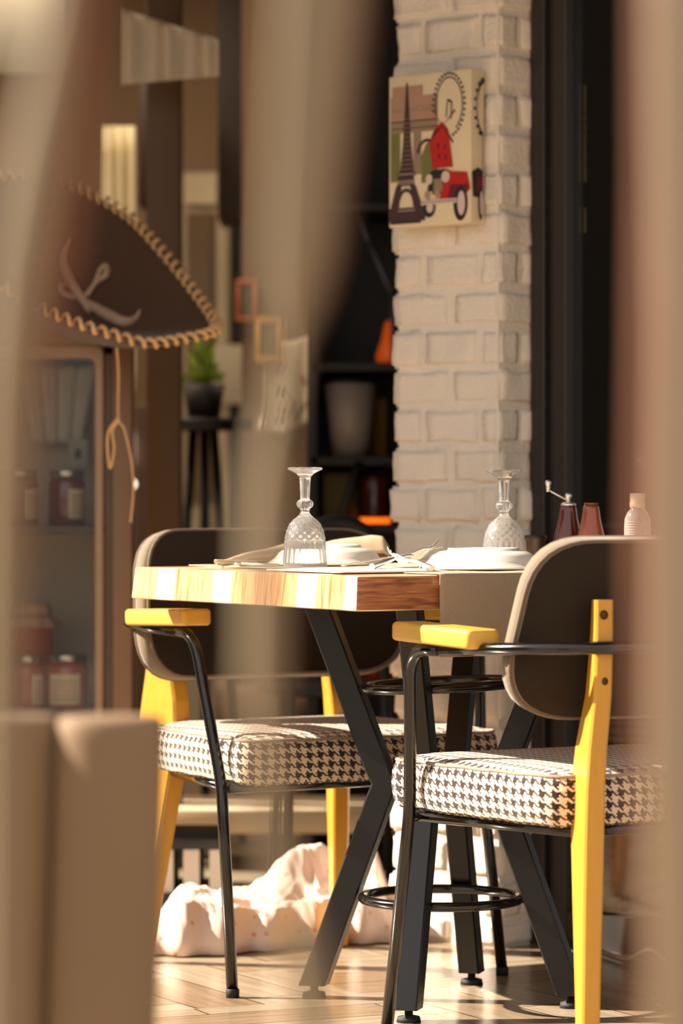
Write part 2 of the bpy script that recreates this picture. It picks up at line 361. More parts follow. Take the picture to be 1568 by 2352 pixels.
# ------------------------------------------------------------------ table
TC = Vector((0.169 + 0.006, 5.985, 0)); TA = math.atan2(0.494, 0.869)
def tabP(u, v, z=0.76):   # u along the right edge, v along the left edge from the near corner
    e1 = Vector((math.cos(TA), math.sin(TA), 0)); e2 = Vector((-math.sin(TA), math.cos(TA), 0))
    return TC + e1 * (u - 0.4) + e2 * (v - 0.4) + Vector((0, 0, z))
tb = thing('dining_table', 'square butcher-block cafe table on bent black steel legs with two rings', 'table', TC, TA)
g = G(); a, c = 0.4, 0.405
ro = []
for (s, z) in ((0.4, 0.7035), (0.4058, 0.7055), (0.4008, 0.7585), (0.3990, 0.76)):
    ro.append([(x, y, z) for x, y in roundpoly([(-s, -s), (s, -s), (s, s), (-s, s)], 0.004, 2)])
g.rings(ro, 0, smooth=False)
top = g.obj('tabletop', [M_TWOOD, M_TEDGE], tb)
for p in top.data.polygons:
    if abs(p.normal.y) > 0.8: p.material_index = 1
dirs = [(-1, -1), (1, -1), (1, 1), (-1, 1)]
for (dx, dy) in dirs:
    rd = Vector((dx, dy, 0)).normalized(); td = Vector((-rd.y, rd.x, 0)); g = G(); rs = []
    for (r, z, hw) in ((0.226, 0.70, 0.0235), (0.11, 0.402, 0.0235), (0.098, 0.381, 0.0245), (0.108, 0.36, 0.0235), (0.232, 0.022, 0.0235)):
        c = rd * r; t = 0.0195; b = 0.003
        rs.append([tuple(c + rd * (sx * (hw - (b if k % 2 else 0))) + td * (sy * (t - (0 if k % 2 else b))) + Vector((0, 0, z)))
                   for sx, sy, k in ((1, 1, 1), (1, 1, 0), (1, -1, 0), (1, -1, 1), (-1, -1, 1), (-1, -1, 0), (-1, 1, 0), (-1, 1, 1))])
    g.rings(rs, 0, smooth=False); leg = g.obj('leg', M_BLACK, tb)
    c = rd * 0.232
    G().lathe([(0.004, 0.024), (0.007, 0.024), (0.007, 0.012), (0.019, 0.009), (0.021, 0.0), (0.0, 0.0)], 20, c=(c.x, c.y, 0)).obj('levelling_foot', M_RUB, leg)
def ring(rad, z, tilt, n=56):
    pts = [(rad * math.cos(2 * math.pi * k / n), rad * math.sin(2 * math.pi * k / n), z) for k in range(n)]
    ax = Vector((math.cos(-TA), math.sin(-TA), 0))
    return [(p[0], p[1], p[2] + tilt * (p[0] * ax.x + p[1] * ax.y)) for p in pts]
G().tube(ring(0.138, 0.183, 0.0), 0.0085, 12, closed=True).obj('foot_ring', M_TUBE, tb)
G().tube(ring(0.136, 0.557, 0.045), 0.0085, 12, closed=True).obj('upper_ring', M_TUBE, tb)
G().box((-0.25, -0.02, 0.694), (0.25, 0.02, 0.7035), M=Matrix.Rotation(R(45), 4, 'Z')).box((-0.25, -0.02, 0.694), (0.25, 0.02, 0.7035), M=Matrix.Rotation(R(-45), 4, 'Z')).obj('top_bracket', M_BLACK, tb)

# ------------------------------------------------------------------ armchair (local: x right, y forward)
def make_chair(label, loc, rz):
    t = thing('armchair', label, 'chair', loc, rz, None)
    # cushion
    n = 96
    base = resample(roundpoly([(0.274, 0.250), (-0.274, 0.250), (-0.236, -0.212), (0.236, -0.212)], [0.055, 0.055, 0.06, 0.06], 10), n)
    cen = Vector((0, 0.01))
    def inset(d):
        out = []
        for i in range(n):
            tn = (base[(i + 1) % n] - base[i - 1]).normalized(); nm = Vector((-tn.y, tn.x))
            out.append(base[i] + nm * d)
        return out
    L = [0]
    for i in range(n): L.append(L[-1] + (base[(i + 1) % n] - base[i]).length)
    side = [(0.012, 0.374), (0.003, 0.379), (-0.002, 0.392), (-0.005, 0.412), (-0.004, 0.432), (-0.001, 0.444), (0.004, 0.452)]
    g = G(); prev = None; cum = 0
    def puck(p, i, z):  # slight pucker in front corners beside the leg tubes
        d = min((p - Vector((sx * 0.268, 0.165))).length for sx in (1, -1))
        k = math.exp(-(d / 0.022) ** 2) * 0.016
        return Vector((p.x - math.copysign(k, p.x), p.y, z))
    rows = []
    for (d, z) in side:
        rows.append([puck(p, i, z + 0.0008 * math.sin(i * 1.3)) for i, p in enumerate(inset(d))])
    for a in range(len(rows) - 1):
        h = (rows[a + 1][5] - rows[a][5]).length; vs = rows[a] + rows[a + 1]
        fs = [(i, (i + 1) % n, n + (i + 1) % n, n + i) for i in range(n)]
        uvs = [((L[i], cum), (L[i + 1], cum), (L[i + 1], cum + h), (L[i], cum + h)) for i in range(n)]
        g.add(vs, fs, 0, None, True, uvs); cum += h
    # top
    tops = [rows[-1]]; last = inset(0.004)
    for k in range(1, 12):
        s = 1 - k / 12; q = [cen + (p - cen) * s for p in last]
        e = min(1, (1 - s) * 6)
        tops.append([Vector((p.x, p.y, 0.452 + 0.010 * math.sin(e * math.pi / 2) + 0.006 * (1 - s * s))) for p in q])
    for a in range(len(tops) - 1):
        vs = tops[a] + tops[a + 1]; fs = [(i, (i + 1) % n, n + (i + 1) % n, n + i) for i in range(n)]
        g.add(vs, fs, 0, None, True, [tuple((vs[k].x, vs[k].y) for k in f) for f in fs])
    c = tops[-1]; vs = c + [Vector((0, 0.01, 0.4685))]
    fs = [(i, (i + 1) % n, n) for i in range(n)]; g.add(vs, fs, 0, None, True, [tuple((vs[k].x, vs[k].y) for k in f) for f in fs])
    g.add(rows[0], [tuple(reversed(range(n)))], 0, None, False, [tuple((rows[0][k].x, rows[0][k].y) for k in reversed(range(n)))])
    cu = g.obj('seat_cushion', M_HOUND, t)
    G().tube([p + Vector((0, 0, 0.001)) for p in rows[-1]], 0.0032, 6, closed=True).obj('piping', M_PIPE, cu)
    # seat frame
    g = G()
    fr = [(0.252, 0.16, 0.364), (-0.252, 0.16, 0.364)]
    g.tube([(0.262, 0.165, 0.364), (-0.262, 0.165, 0.364)], 0.0085, 10)
    for s in (1, -1): g.tube([(s * 0.256, 0.165, 0.364), (s * 0.185, -0.205, 0.366)], 0.0085, 10)
    g.tube([(0.175, -0.2, 0.366), (-0.175, -0.2, 0.366)], 0.0085, 10)
    g.box((-0.2, -0.17, 0.368), (0.2, 0.15, 0.376)); g.obj('seat_frame', M_TUBE, t)
    # front legs
    for s in (1, -1):
        p = fillet([(s * 0.283, 0.222, 0.006), (s * 0.274, 0.163, 0.372), (s * 0.303, 0.112, 0.640), (s * 0.303, 0.02, 0.643)], [0.03, 0.055])
        lg = G().tube(p, 0.0105, 14).obj('front_leg', M_TUBE, t)
        G().lathe([(0.0, 0.0), (0.0118, 0.0), (0.0122, 0.014), (0.0105, 0.016)], 14, c=(s * 0.283, 0.222, 0)).obj('rubber_foot', M_RUB, lg)
    # arm rail around the back
    p = fillet([(0.303, 0.021, 0.643), (0.303, -0.16, 0.651), (0.235, -0.272, 0.655), (0, -0.290, 0.655), (-0.235, -0.272, 0.655), (-0.303, -0.16, 0.651), (-0.303, 0.021, 0.643)], [0.09, 0.06, 0.05, 0.06, 0.09], 8)
    G().tube(p, 0.0103, 14).obj('arm_rail', M_TUBE, t)
    for s in (1, -1):
        M = Matrix.Translation((s * 0.303, 0.008, 0.6675)) @ Matrix.Rotation(R(1.6), 4, 'X')
        g = G(); ol = roundpoly([(-0.031, -0.118), (0.031, -0.118), (0.031, 0.118), (-0.031, 0.118)], 0.012, 5); o2 = []
        for (d, z) in ((0.004, -0.0155), (0.001, -0.0125), (0.0, -0.009), (0.0, 0.009), (0.001, 0.0125), (0.004, 0.0155)):
            o2.append([(q.x * (1 - d / 0.031), q.y * (1 - d / 0.118), z + 0.0015 * math.cos(q.y * 20) * (1 if z > 0 else 0)) for q in ol])
        g.rings(o2, 0, M=M); g.obj('armrest', M_YARM, t)
    # backrest: padded curved panel
    hw, z0, z1, th = 0.292, 0.542, 0.823, 0.023
    ol = resample(roundpoly([(-hw + .026, z1), (-hw - .006, z0), (hw + .006, z0), (hw - .026, z1)], [0.085, 0.115, 0.115, 0.085], 12), 88)
    zc = (z0 + z1) / 2
    def bp(x, z, off):
        y = -0.207 + 0.062 * (x / hw) ** 2 - (z - 0.68) * 0.2; nx = -0.15 * x / hw / hw * 0.5
        nn = Vector((nx * 1.0, 1, 0.2)).normalized(); return Vector((x, y, z)) + nn * off
    rs = []
    for s_, o in ((0.05, -th - .004), (0.3, -th - .004), (0.6, -th - .003), (0.85, -th - .001), (0.965, -th + 0.004), (0.992, -th + 0.010), (1.0, -0.006), (1.0, 0.008), (0.99, th - 0.008), (0.96, th - 0.002), (0.85, th + .002), (0.6, th + .004), (0.3, th + .005), (0.05, th + .005)):
        rs.append([bp(q.x * s_, zc + (q.y - zc) * s_, o) for q in ol])
    bk = G().rings(rs, 0).obj('backrest', [M_BACK, M_BACKF], t)
    nq = len(ol)
    for pi, p_ in enumerate(bk.data.polygons):
        ri = pi // nq
        if ri < 4 or ri > 8: p_.material_index = 1
    for o, s_ in ((-th + 0.006, 0.985), (th - 0.003, 0.975)):
        G().tube([bp(q.x * s_, zc + (q.y - zc) * s_, o) for q in ol], 0.0028, 6, closed=True).obj('piping', M_BACKP, bk)
    # rear legs: tapered yellow boards
    prof = [(0.728, -0.2375, -0.2655), (0.66, -0.229, -0.268), (0.58, -0.215, -0.270), (0.50, -0.190, -0.272), (0.44, -0.182, -0.275), (0.37, -0.190, -0.278), (0.25, -0.212, -0.281), (0.12, -0.236, -0.285), (0.004, -0.256, -0.288)]
    for s in (1, -1):
        rs = []
        for (z, yf, yr) in prof:
            xc = 0.178 + (0.220 - 0.178) * max(0, min(1, (0.6 - z) / 0.6)); hw2 = 0.0165 + 0.002 * math.exp(-((z - 0.35) / 0.2) ** 2); yc = (yf + yr) / 2; bb = 0.004
            q = []
            for (yy, sx) in ((yf, -1), (yf, 1), (yr, 1), (yr, -1)):
                ins = 1 if yy == yf else -1
                cs = [(yy - ins * bb, sx * hw2), (yy, sx * (hw2 - bb))]
                if (yy == yf) == (sx > 0): cs = cs[::-1]
                q += cs
            rs.append([Vector((s * (xc - (y_ - yc) * 0.364 + x_), y_, z)) for y_, x_ in q])
        lg = G().rings(rs, 0, smooth=False).obj('rear_leg', M_YEL, t)
        for zb in (0.705, 0.603):
            yb = -0.268; Mx = Matrix.Translation((s * (0.178 + 0.008), yb, zb)) @ Matrix.Rotation(R(90), 4, 'X')
            G().lathe([(0.0, 0.003), (0.004, 0.0028), (0.0065, 0.0012), (0.0072, 0.0), (0.0072, -0.01)], 14, M=Mx).obj('bolt', M_BOLT, lg)
    return t
chair_near = make_chair('houndstooth armchair turned away at the right, bolted yellow rear leg showing', (0.430, 5.56, 0), R(30))
chair_far = copy_tree(chair_near)
chair_far.location = (-0.0585, 6.374, 0); chair_far.rotation_euler = (0, 0, R(210))
tag(chair_far, 'houndstooth armchair facing the camera behind the left side of the table, yellow armrest up front')
for c_ in (chair_near, chair_far): c_['group'] = 'yellow-armed houndstooth chairs at the table'

# ------------------------------------------------------------------ on the table
def cloth_place(name, label, u0, u1, v1, hang, m, wav=0.0015):
    def fn(a, b):
        u = u0 + (u1 - u0) * b + 0.004 * math.sin(a * 5)
        d = a * (v1 + hang + 0.008) ; e = v1 - d
        if e > -0.008: p = tabP(u, max(e, -0.008), 0.7628 + 0.0006 * math.sin(u * 40 + a * 9))
        else: p = tabP(u + 0.006 * (e + .008) * 3 * (b - .5), -0.0115 - 0.004 * math.sin(b * 7 + 1) * (-e) * 8 - 0.002, 0.7628 + (e + 0.008))
        return p
    o = G().grid(fn, 60, 40, thick=0.0012).obj(name, m); return tag(o, label, 'placemat')
cloth_place('linen_placemat', 'taupe woven linen placemat hanging over the front edge of the tabletop', 0.148, 0.50, 0.36, 0.135, M_LINEN)
def flat_place(name, label, c0, uvr, m):
    (u0, v0), (u1, v1) = uvr
    o = G().grid(lambda a, b: tabP(u0 + (u1 - u0) * a, v0 + (v1 - v0) * b, 0.7625 + 0.001 * math.sin(a * 11 + b * 7)), 30, 24, thick=0.0012).obj(name, m)
    return tag(o, label, 'placemat')
flat_place('linen_placemat', 'pale linen placemat lying flat under the far plate and upturned goblet', None, ((0.10, 0.475), (0.62, 0.785)), M_NAP)
def plate(name, label, p, r=0.11, hgt=0.035):
    prof_o = [(0.0, hgt - 0.004), (r * 0.50, hgt - 0.004), (r * 0.51, hgt), (r * 0.545, hgt), (r * 0.56, hgt - 0.004), (r * 0.68, hgt - 0.006), (r * 0.80, hgt * 0.62), (r * 0.86, hgt * 0.36), (r * 0.97, 0.0035), (r, 0.001)]
    prof_i = [(r * 0.99, 0.0), (r * 0.955, 0.001), (r * 0.84, hgt * 0.26), (r * 0.78, hgt * 0.5), (r * 0.66, hgt - 0.011), (0.0, hgt - 0.010)]
    o = G().lathe(prof_o + prof_i, 64).obj(name, M_WHITE); o.location = p; return tag(o, label, 'plate', 'upturned plates on the table')
plate('soup_plate', 'white soup plate turned upside down on the taupe placemat by the forks', tabP(0.365, 0.205, 0.7645))
plate('soup_plate', 'white soup plate turned upside down behind the left goblet, napkin behind it', tabP(0.317, 0.66, 0.7645))
def goblet(label, p):
    oz = [(0.0385, 0.0), (0.0388, 0.004)] + [(0.0386 - 0.0003 * i, 0.004 + 0.003 * i) for i in range(1, 10)]
    zz = [0.034 + 0.0016 * i for i in range(33)]
    for z in zz:
        t = (z - 0.034) / 0.052; oz.append((0.0357 * math.sqrt(max(0.0, 1 - (max(0, t) * 0.93) ** 2.6)) if t > 0 else 0.0357, z))
    oz += [(0.0125, 0.0885), (0.0088, 0.0925), (0.0072, 0.097), (0.0078, 0.101), (0.0112, 0.104), (0.0135, 0.1075), (0.0138, 0.111), (0.0118, 0.1145), (0.0082, 0.117), (0.0075, 0.12), (0.0082, 0.135), (0.0088, 0.15), (0.0105, 0.157), (0.015, 0.162), (0.023, 0.1665), (0.030, 0.1695), (0.0308, 0.172), (0.030, 0.1735), (0.010, 0.1738), (0.0, 0.1738)]
    def fn(r, z, th):
        if r <= 0: return 0
        if 0.046 < z < 0.088:
            k = 14; a = (th * k / (2 * math.pi) + z / 0.0125) % 1; b = (th * k / (2 * math.pi) - z / 0.0125) % 1
            return r + 0.0030 * (abs(a - 0.5) + abs(b - 0.5) - 0.5) * min(1, (z - 0.046) / 0.004)
        if z <= 0.046: return r + 0.0014 * abs(math.sin(th * 11)) * min(1, z / 0.012)
        if 0.1 < z < 0.117: return r + 0.0012 * abs(math.cos(th * 5))
        if 0.117 <= z < 0.157: return r + 0.0006 * abs(math.cos(th * 4))
        return r
    inn = [(0.0372, 0.0), (0.0366, 0.01), (0.0350, 0.03), (0.0325, 0.045), (0.029, 0.06), (0.0225, 0.074), (0.012, 0.081), (0.0, 0.083)]
    g = G(); g.lathe(list(reversed(inn)) + oz, 112, fn=lambda r, z, th: fn(r, z, th) if (r, z) not in set(inn) else r)
    o = g.obj('crystal_goblet', M_CRYST); o.location = p; return tag(o, label, 'glass', 'upturned cut-glass goblets')
goblet('upturned cut-crystal goblet near the left side of the table, in front of the far plate', Vector((X(700, 5.98), 5.98, 0.7641)))
goblet('upturned cut-crystal goblet behind the near plate, against the brick pillar', Vector((X(1157, 6.1), 6.1, 0.7605)))
# napkins
def napkin():
    g = G()
    # arched sheet behind the far plate: station px -> height above table, run left to right
    st = [(497, 0.004), (520, 0.009), (545, 0.013), (580, 0.020), (620, 0.028), (660, 0.034), (700, 0.038), (745, 0.036), (775, 0.040), (810, 0.046), (850, 0.049), (880, 0.046), (893, 0.030), (896, 0.012)]
    def fn(a, b):
        s = a * (len(st) - 1); i = min(int(s), len(st) - 2); t = s - i
        px = st[i][0] * (1 - t) + st[i + 1][0] * t; h = st[i][1] * (1 - t) + st[i + 1][1] * t
        Yc = 6.12 + 0.24 * math.sin(min(1, a * 1.9) * math.pi / 2)
        w_ = 0.030 + 0.010 * a
        bb = (b - 0.45) * 2
        yy = Yc + bb * w_
        hh = h * max(0.0, 1 - abs(bb) ** 2.2 * 0.80) + 0.0025
        return Vector((X(px, Yc) , yy, 0.763 + hh + 0.0012 * math.sin(a * 30 + b * 5)))
    g.grid(fn, 70, 22, thick=0.0018)
    # folded lower flap with rolled edge at the left end
    def fl(a, b):
        px = 494 + 100 * a; Yc = 6.09 + 0.05 * a
        th = b * math.pi * 1.1
        return Vector((X(px, Yc), Yc - 0.03 - 0.006 * math.sin(th), 0.765 + 0.0035 * (1 - math.cos(th)) + 0.003 * (1 - a)))
    g.grid(fl, 12, 12, thick=0.0015)
    return tag(g.obj('napkin', M_NAP), 'loosely folded sand linen napkin arching behind the far plate', 'napkin')
napkin()
g = G()
g.grid(lambda a, b: tabP(0.03 + 0.22 * a, 0.11 + 0.25 * b, 0.7640 + 0.0035 * math.sin(math.pi * a) ** 0.5 * math.sin(math.pi * b) ** 0.5), 16, 14, thick=0.002)
tag(g.obj('napkin', mat('white_napkin', rgb(240, 230, 215), 0.9, bump=0.2)), 'white napkin lying flat on the bare wood left of the forks', 'napkin')
def fork(label, A, B, roll=0.0):
    A = Vector(A); B = Vector(B); d = (B - A); L = d.length; y = d.normalized(); x = y.cross(Vector((0, 0, 1))).normalized(); z = x.cross(y)
    M = Matrix(((x.x, y.x, z.x, A.x), (x.y, y.y, z.y, A.y), (x.z, y.z, z.z, A.z), (0, 0, 0, 1))) @ Matrix.Rotation(roll, 4, 'Y')
    t = thing('fork', label, 'fork', A, 0, 'forks beside the near plate'); Mi = Matrix.Translation(-A) @ M
    G().tube([(0, 0, 0), (0, L * 0.4, 0.004), (0, L * 0.62, 0.001)], [0.0055, 0.0032, 0.003], 10, squash=1.0, M=Mi).obj('handle', M_STEEL, t)
    g = G()
    g.grid(lambda a, b: ((b - 0.5) * (0.006 + 0.0225 * math.sin(min(1, a * 1.3) * math.pi / 2)), L * (0.60 + 0.16 * a), 0.001 - 0.004 * a), 8, 6, thick=0.0016, M=Mi)
    for k in range(4):
        xo = (k - 1.5) * 0.0078
        g.tube([(xo, L * 0.755, -0.003), (xo, L * 0.86, -0.001), (xo * 1.02, L, 0.008)], [0.0022, 0.002, 0.0011], 6, M=Mi)
    g.obj('tines', M_STEEL, t); return t
fork('steel fork with tines tipped up towards the left, beside the near plate', tabP(0.20, 0.10, 0.768), Vector((X(893, 5.80), 5.80, 0.787)), 0.75)
fork('steel fork with tines tipped up towards the right, leaning by the near plate', tabP(0.12, 0.16, 0.7705) , Vector((X(1003, 5.92), 5.92, 0.797)), -0.75)
t = thing('knife', 'steel table knife resting behind the forks, between the two plates', 'knife', tabP(0.20, 0.40, 0.7645))
kM = Matrix.Translation(tabP(0.20, 0.40, 0.7665) - tabP(0.20, 0.40, 0.7645)) @ Matrix.Rotation(R(24), 4, 'Z') @ Matrix.Rotation(R(-9), 4, 'Y')
G().box((0.0, -0.006, 0.0), (0.085, 0.006, 0.0022), bev=.0008, M=kM).obj('handle', M_STEEL, t)
G().prism([(0.085, -0.005), (0.17, -0.0085), (0.195, -0.004), (0.198, 0.006), (0.085, 0.005)], lambda a, b, k: (a, b, 0.0004 + 0.0012 * k), M=kM).obj('blade', M_STEEL, t)
g = G(); A = P(552, 1293, 6.05); A.z = 0.7665; B = P(640, 1296, 6.0); B.z = 0.766
g.tube([A, A.lerp(B, .5), B], [0.004, 0.0028, 0.0026], 8); g.lathe([(0, -0.003), (0.006, -0.0022), (0.0095, 0.0), (0.006, 0.0022), (0, 0.003)], 16, c=(A.x - 0.003, A.y, A.z + 0.001))
tag(g.obj('spoon', M_STEEL), 'small steel spoon on the far placemat left of the goblet', 'spoon')
# pepper mills, cup, bottle
M_MILL = mat('dark_red_varnished_wood', rgb(92, 30, 18), 0.22, vary=0.3, scale=10, stretch=(4, 4, 0.6), coat=0.5)
M_MILL2 = mat('brown_varnished_wood', rgb(136, 66, 28), 0.25, vary=0.3, scale=10, stretch=(4, 4, 0.6), coat=0.5)
def mill(label, px, Y, m, crank, h=0.113):
    t = thing('pepper_mill', label, 'pepper mill', (X(px, Y), Y, 0.76), 0, 'pear-shaped wooden mills')
    s = h / 0.113
    pr = [(0.0, 0), (0.030, 0), (0.034, 0.003), (0.0345, 0.014), (0.0325, 0.028), (0.029, 0.042), (0.0245, 0.058), (0.0205, 0.074), (0.0175, 0.088), (0.0158, 0.1), (0.0145, 0.108), (0.0115, 0.1125), (0, 0.113)]
    G().lathe([(a, b * s) for a, b in pr], 36).obj('body', m, t)
    if crank:
        G().lathe([(0.0135, 0.1105), (0.014, 0.113), (0.010, 0.116), (0.003, 0.1175), (0.003, 0.121), (0.0055, 0.124), (0.0065, 0.128), (0.005, 0.132), (0, 0.134)], 20).obj('cap', M_STEEL, t)
        A = Vector((0, 0, 0.1185)); B = Vector((-0.037, -0.004, 0.139))
        g = G().tube([A, B], 0.0016, 8); ar = g.obj('crank', M_STEEL, t)
        g = G(); g.lathe([(0, 0.135), (0.0035, 0.1355), (0.0028, 0.139), (0.0045, 0.142), (0.0035, 0.1445), (0.005, 0.148), (0.0055, 0.152), (0.0035, 0.156), (0, 0.157)], 16, c=(B.x, B.y, 0)); g.obj('knob', M_STEEL, ar)
    else:
        G().lathe([(0.0125, 0.1125 * s), (0.0128, 0.1148 * s), (0.011, 0.1155 * s), (0, 0.1156 * s)], 20).obj('collar', mat('worn_brass', rgb(150, 96, 60), 0.4, metal=0.6), t)
mill('dark red wooden pepper mill with a chrome crank handle', 1305, 6.16, M_MILL, True)
mill('brown wooden mill without handle, to the right of the cranked pepper mill', 1357, 6.10, M_MILL2, False)
g = G(); g.lathe([(0, 0), (0.014, 0), (0.0185, 0.048), (0.0205, 0.049), (0.0205, 0.056), (0.0185, 0.0565), (0.017, 0.05), (0.013, 0.004), (0, 0.004)], 28)
o = g.obj('cup', mat('dark_brown_plastic', rgb(44, 32, 26), 0.4)); o.location = (X(1230, 6.2), 6.2, 0.76); tag(o, 'small dark brown cup between the right goblet and the pepper mill', 'cup')
t = thing('plastic_bottle', 'clear plastic bottle with beige flip cap, right of the pepper mills', 'bottle', (X(1464, 5.95), 5.95, 0.76))
G().lathe([(0.0, 0.0), (0.021, 0.0), (0.0235, 0.004), (0.0235, 0.075), (0.0225, 0.088), (0.018, 0.099), (0.0125, 0.105), (0.0118, 0.110), (0.0, 0.110)], 36).obj('body', glassmat('clear_plastic', (0.93, 0.88, 0.86, 1), 0.12, 1.35, 0.35), t)
G().lathe([(0.0, 0.107), (0.0135, 0.107), (0.0138, 0.116), (0.0134, 0.1165), (0.0136, 0.131), (0.013, 0.1325), (0.0, 0.1325)], 28).obj('cap', mat('beige_cap', rgb(226, 204, 182), 0.5), t)
g = G()
for k in range(13):
    z = 0.028 + k * 0.0045
    rs = [[(0.0240 * math.cos(a), 0.0240 * math.sin(a), zz) for a in [R(-150 + q * (88 - (k * 17) % 23) / 12) for q in range(13)]] for zz in (z, z + 0.0018)]
    g.rings(rs, 0, closed=False, cap0=False, cap1=False)
g.obj('label_print', mat('label_print_ink', rgb(196, 178, 168), 0.7), t)

# ------------------------------------------------------------------ canvas print on the pillar
CV = thing('canvas_print', 'small canvas print of tower, windmill and red vintage car on the brick pillar', 'picture')
CV.matrix_world = Matrix.Translation(PC) @ Matrix.Rotation(ang, 4, 'Z')
x0, x1 = -0.246, -0.032; zb, zt = 0.887 + (1140 - 520) / FPX * 6.78, 0.887 + (1140 - 172) / FPX * 6.78
dp = 0.036; yf = -0.010 - dp
G().box((x0, yf, zb), (x1, -0.006, zt), bev=0.0015, seg=2).obj('canvas', mat('canvas_cream', rgb(232, 214, 180), 0.85, bump=0.2, bscale=400), CV)
cols = [rgb(70, 48, 50), rgb(188, 36, 28), rgb(150, 128, 104), rgb(116, 118, 66), rgb(40, 38, 38), rgb(222, 196, 186), rgb(110, 20, 40), rgb(176, 140, 118), rgb(250, 240, 215)]
cm = [mat('print_ink_%s' % n, c, 0.8) for n, c in zip(('umber', 'red', 'stone', 'olive', 'black', 'pink', 'maroon', 'blush', 'cream'), cols)]
W_, H_ = x1 - x0, zt - zb
g = G(); lay = [0]
def pic(poly, mi, side=False):
    lay[0] += 1; e = 0.00025 + lay[0] * 0.00001
    if side: pts = [(x1 + e, yf + a * dp, zb + b * H_) for a, b in poly]
    else: pts = [(x0 + a * W_, yf - e, zb + b * H_) for a, b in poly]
    g.add(pts, [tuple(range(len(pts)))], mi)
def rect(a0, b0, a1, b1, mi, side=False): pic([(a0, b0), (a1, b0), (a1, b1), (a0, b1)], mi, side)
def ell(cx, cy, rx, ry, mi, side=False, n=28): pic([(cx + rx * math.cos(2 * math.pi * k / n), cy + ry * math.sin(2 * math.pi * k / n)) for k in range(n)], mi, side)
def arc_line(cx, cy, rx, ry, a0, a1, wd, mi, side=False, n=26):
    for k in range(n):
        t0 = R(a0 + (a1 - a0) * k / n); t1 = R(a0 + (a1 - a0) * (k + 1) / n)
        pic([(cx + rx * math.cos(t0), cy + ry * math.sin(t0)), (cx + rx * math.cos(t1), cy + ry * math.sin(t1)),
             (cx + (rx + wd) * math.cos(t1), cy + (ry + wd * .7) * math.sin(t1)), (cx + (rx + wd) * math.cos(t0), cy + (ry + wd * .7) * math.sin(t0))], mi, side)
# stone arch with trees
rect(0.02, 0.70, 0.60, 0.86, 7); rect(0.04, 0.86, 0.42, 0.93, 7); rect(0.02, 0.62, 0.60, 0.70, 2); rect(0.02, 0.30, 0.14, 0.62, 3); rect(0.30, 0.34, 0.40, 0.62, 2)
pic([(0.40, 0.28), (0.40, 0.46), (0.46, 0.54), (0.54, 0.56), (0.60, 0.50), (0.60, 0.28)], 3); rect(0.02, 0.692, 0.60, 0.70, 4); rect(0.02, 0.76, 0.60, 0.766, 2); rect(0.02, 0.645, 0.6, 0.652, 0)
arc_line(0.47, 0.46, 0.10, 0.09, 60, 170, 0.03, 4)
for cx_, cy_ in ((0.10, 0.80), (0.30, 0.80), (0.46, 0.80)): arc_line(cx_, cy_, 0.05, 0.03, 180, 360, 0.012, 2, n=10)
# tower
pic([(0.215, 0.95), (0.235, 0.95), (0.25, 0.80), (0.275, 0.55), (0.31, 0.36), (0.14, 0.36), (0.175, 0.55), (0.20, 0.80)], 0)
rect(0.10, 0.335, 0.33, 0.36, 0); pic([(0.12, 0.335), (0.31, 0.335), (0.32, 0.27), (0.10, 0.27)], 0)
pic([(0.09, 0.27), (0.16, 0.27), (0.12, 0.12), (0.02, 0.12)], 0); pic([(0.26, 0.27), (0.33, 0.27), (0.42, 0.12), (0.32, 0.12)], 0)
arc_line(0.215, 0.13, 0.085, 0.10, 0, 180, 0.035, 0, n=14); rect(0.0, 0.09, 0.43, 0.125, 0); rect(0.0, 0.035, 0.45, 0.09, 0); rect(0.02, 0.02, 0.40, 0.035, 4)
for b in (0.345, 0.30, 0.285, 0.105): rect(0.11, b, 0.32, b + 0.004, 5)
for k in range(12):
    b = 0.38 + k * 0.03; hw_ = 0.075 - k * 0.0045; rect(0.225 - hw_, b, 0.225 + hw_, b + 0.003, 7)
# big wheel
arc_line(0.74, 0.78, 0.155, 0.175, -60, 200, 0.012, 4)
for k in range(26):
    a = R(-75 + k * 275 / 26); cx_, cy_ = 0.74 + 0.19 * math.cos(a), 0.78 + 0.205 * math.sin(a); ell(cx_, cy_, 0.014, 0.010, 4, n=8)
# windmill
pic([(0.50, 0.54), (0.58, 0.64), (0.66, 0.67), (0.73, 0.62), (0.76, 0.50), (0.79, 0.37), (0.54, 0.37)], 1); pic([(0.50, 0.54), (0.56, 0.62), (0.66, 0.64), (0.60, 0.60)], 6)
for a in (40, 130, 220, 310):
    ca, sa = math.cos(R(a)), math.sin(R(a)); pic([(0.66, 0.645), (0.66 + 0.02 * ca, 0.65), (0.66 + 0.2 * ca - 0.01 * sa, 0.65 + 0.15 * sa), (0.66 + 0.2 * ca + 0.01 * sa, 0.64 + 0.15 * sa)], 6)
pic([(0.70, 0.70), (0.72, 0.82), (0.78, 0.80), (0.77, 0.68), (0.76, 0.68), (0.765, 0.79), (0.728, 0.805), (0.712, 0.70)], 4)
for a, b in ((0.60, 0.50), (0.68, 0.49), (0.61, 0.43), (0.69, 0.42)): rect(a, b, a + 0.025, b + 0.035, 6)
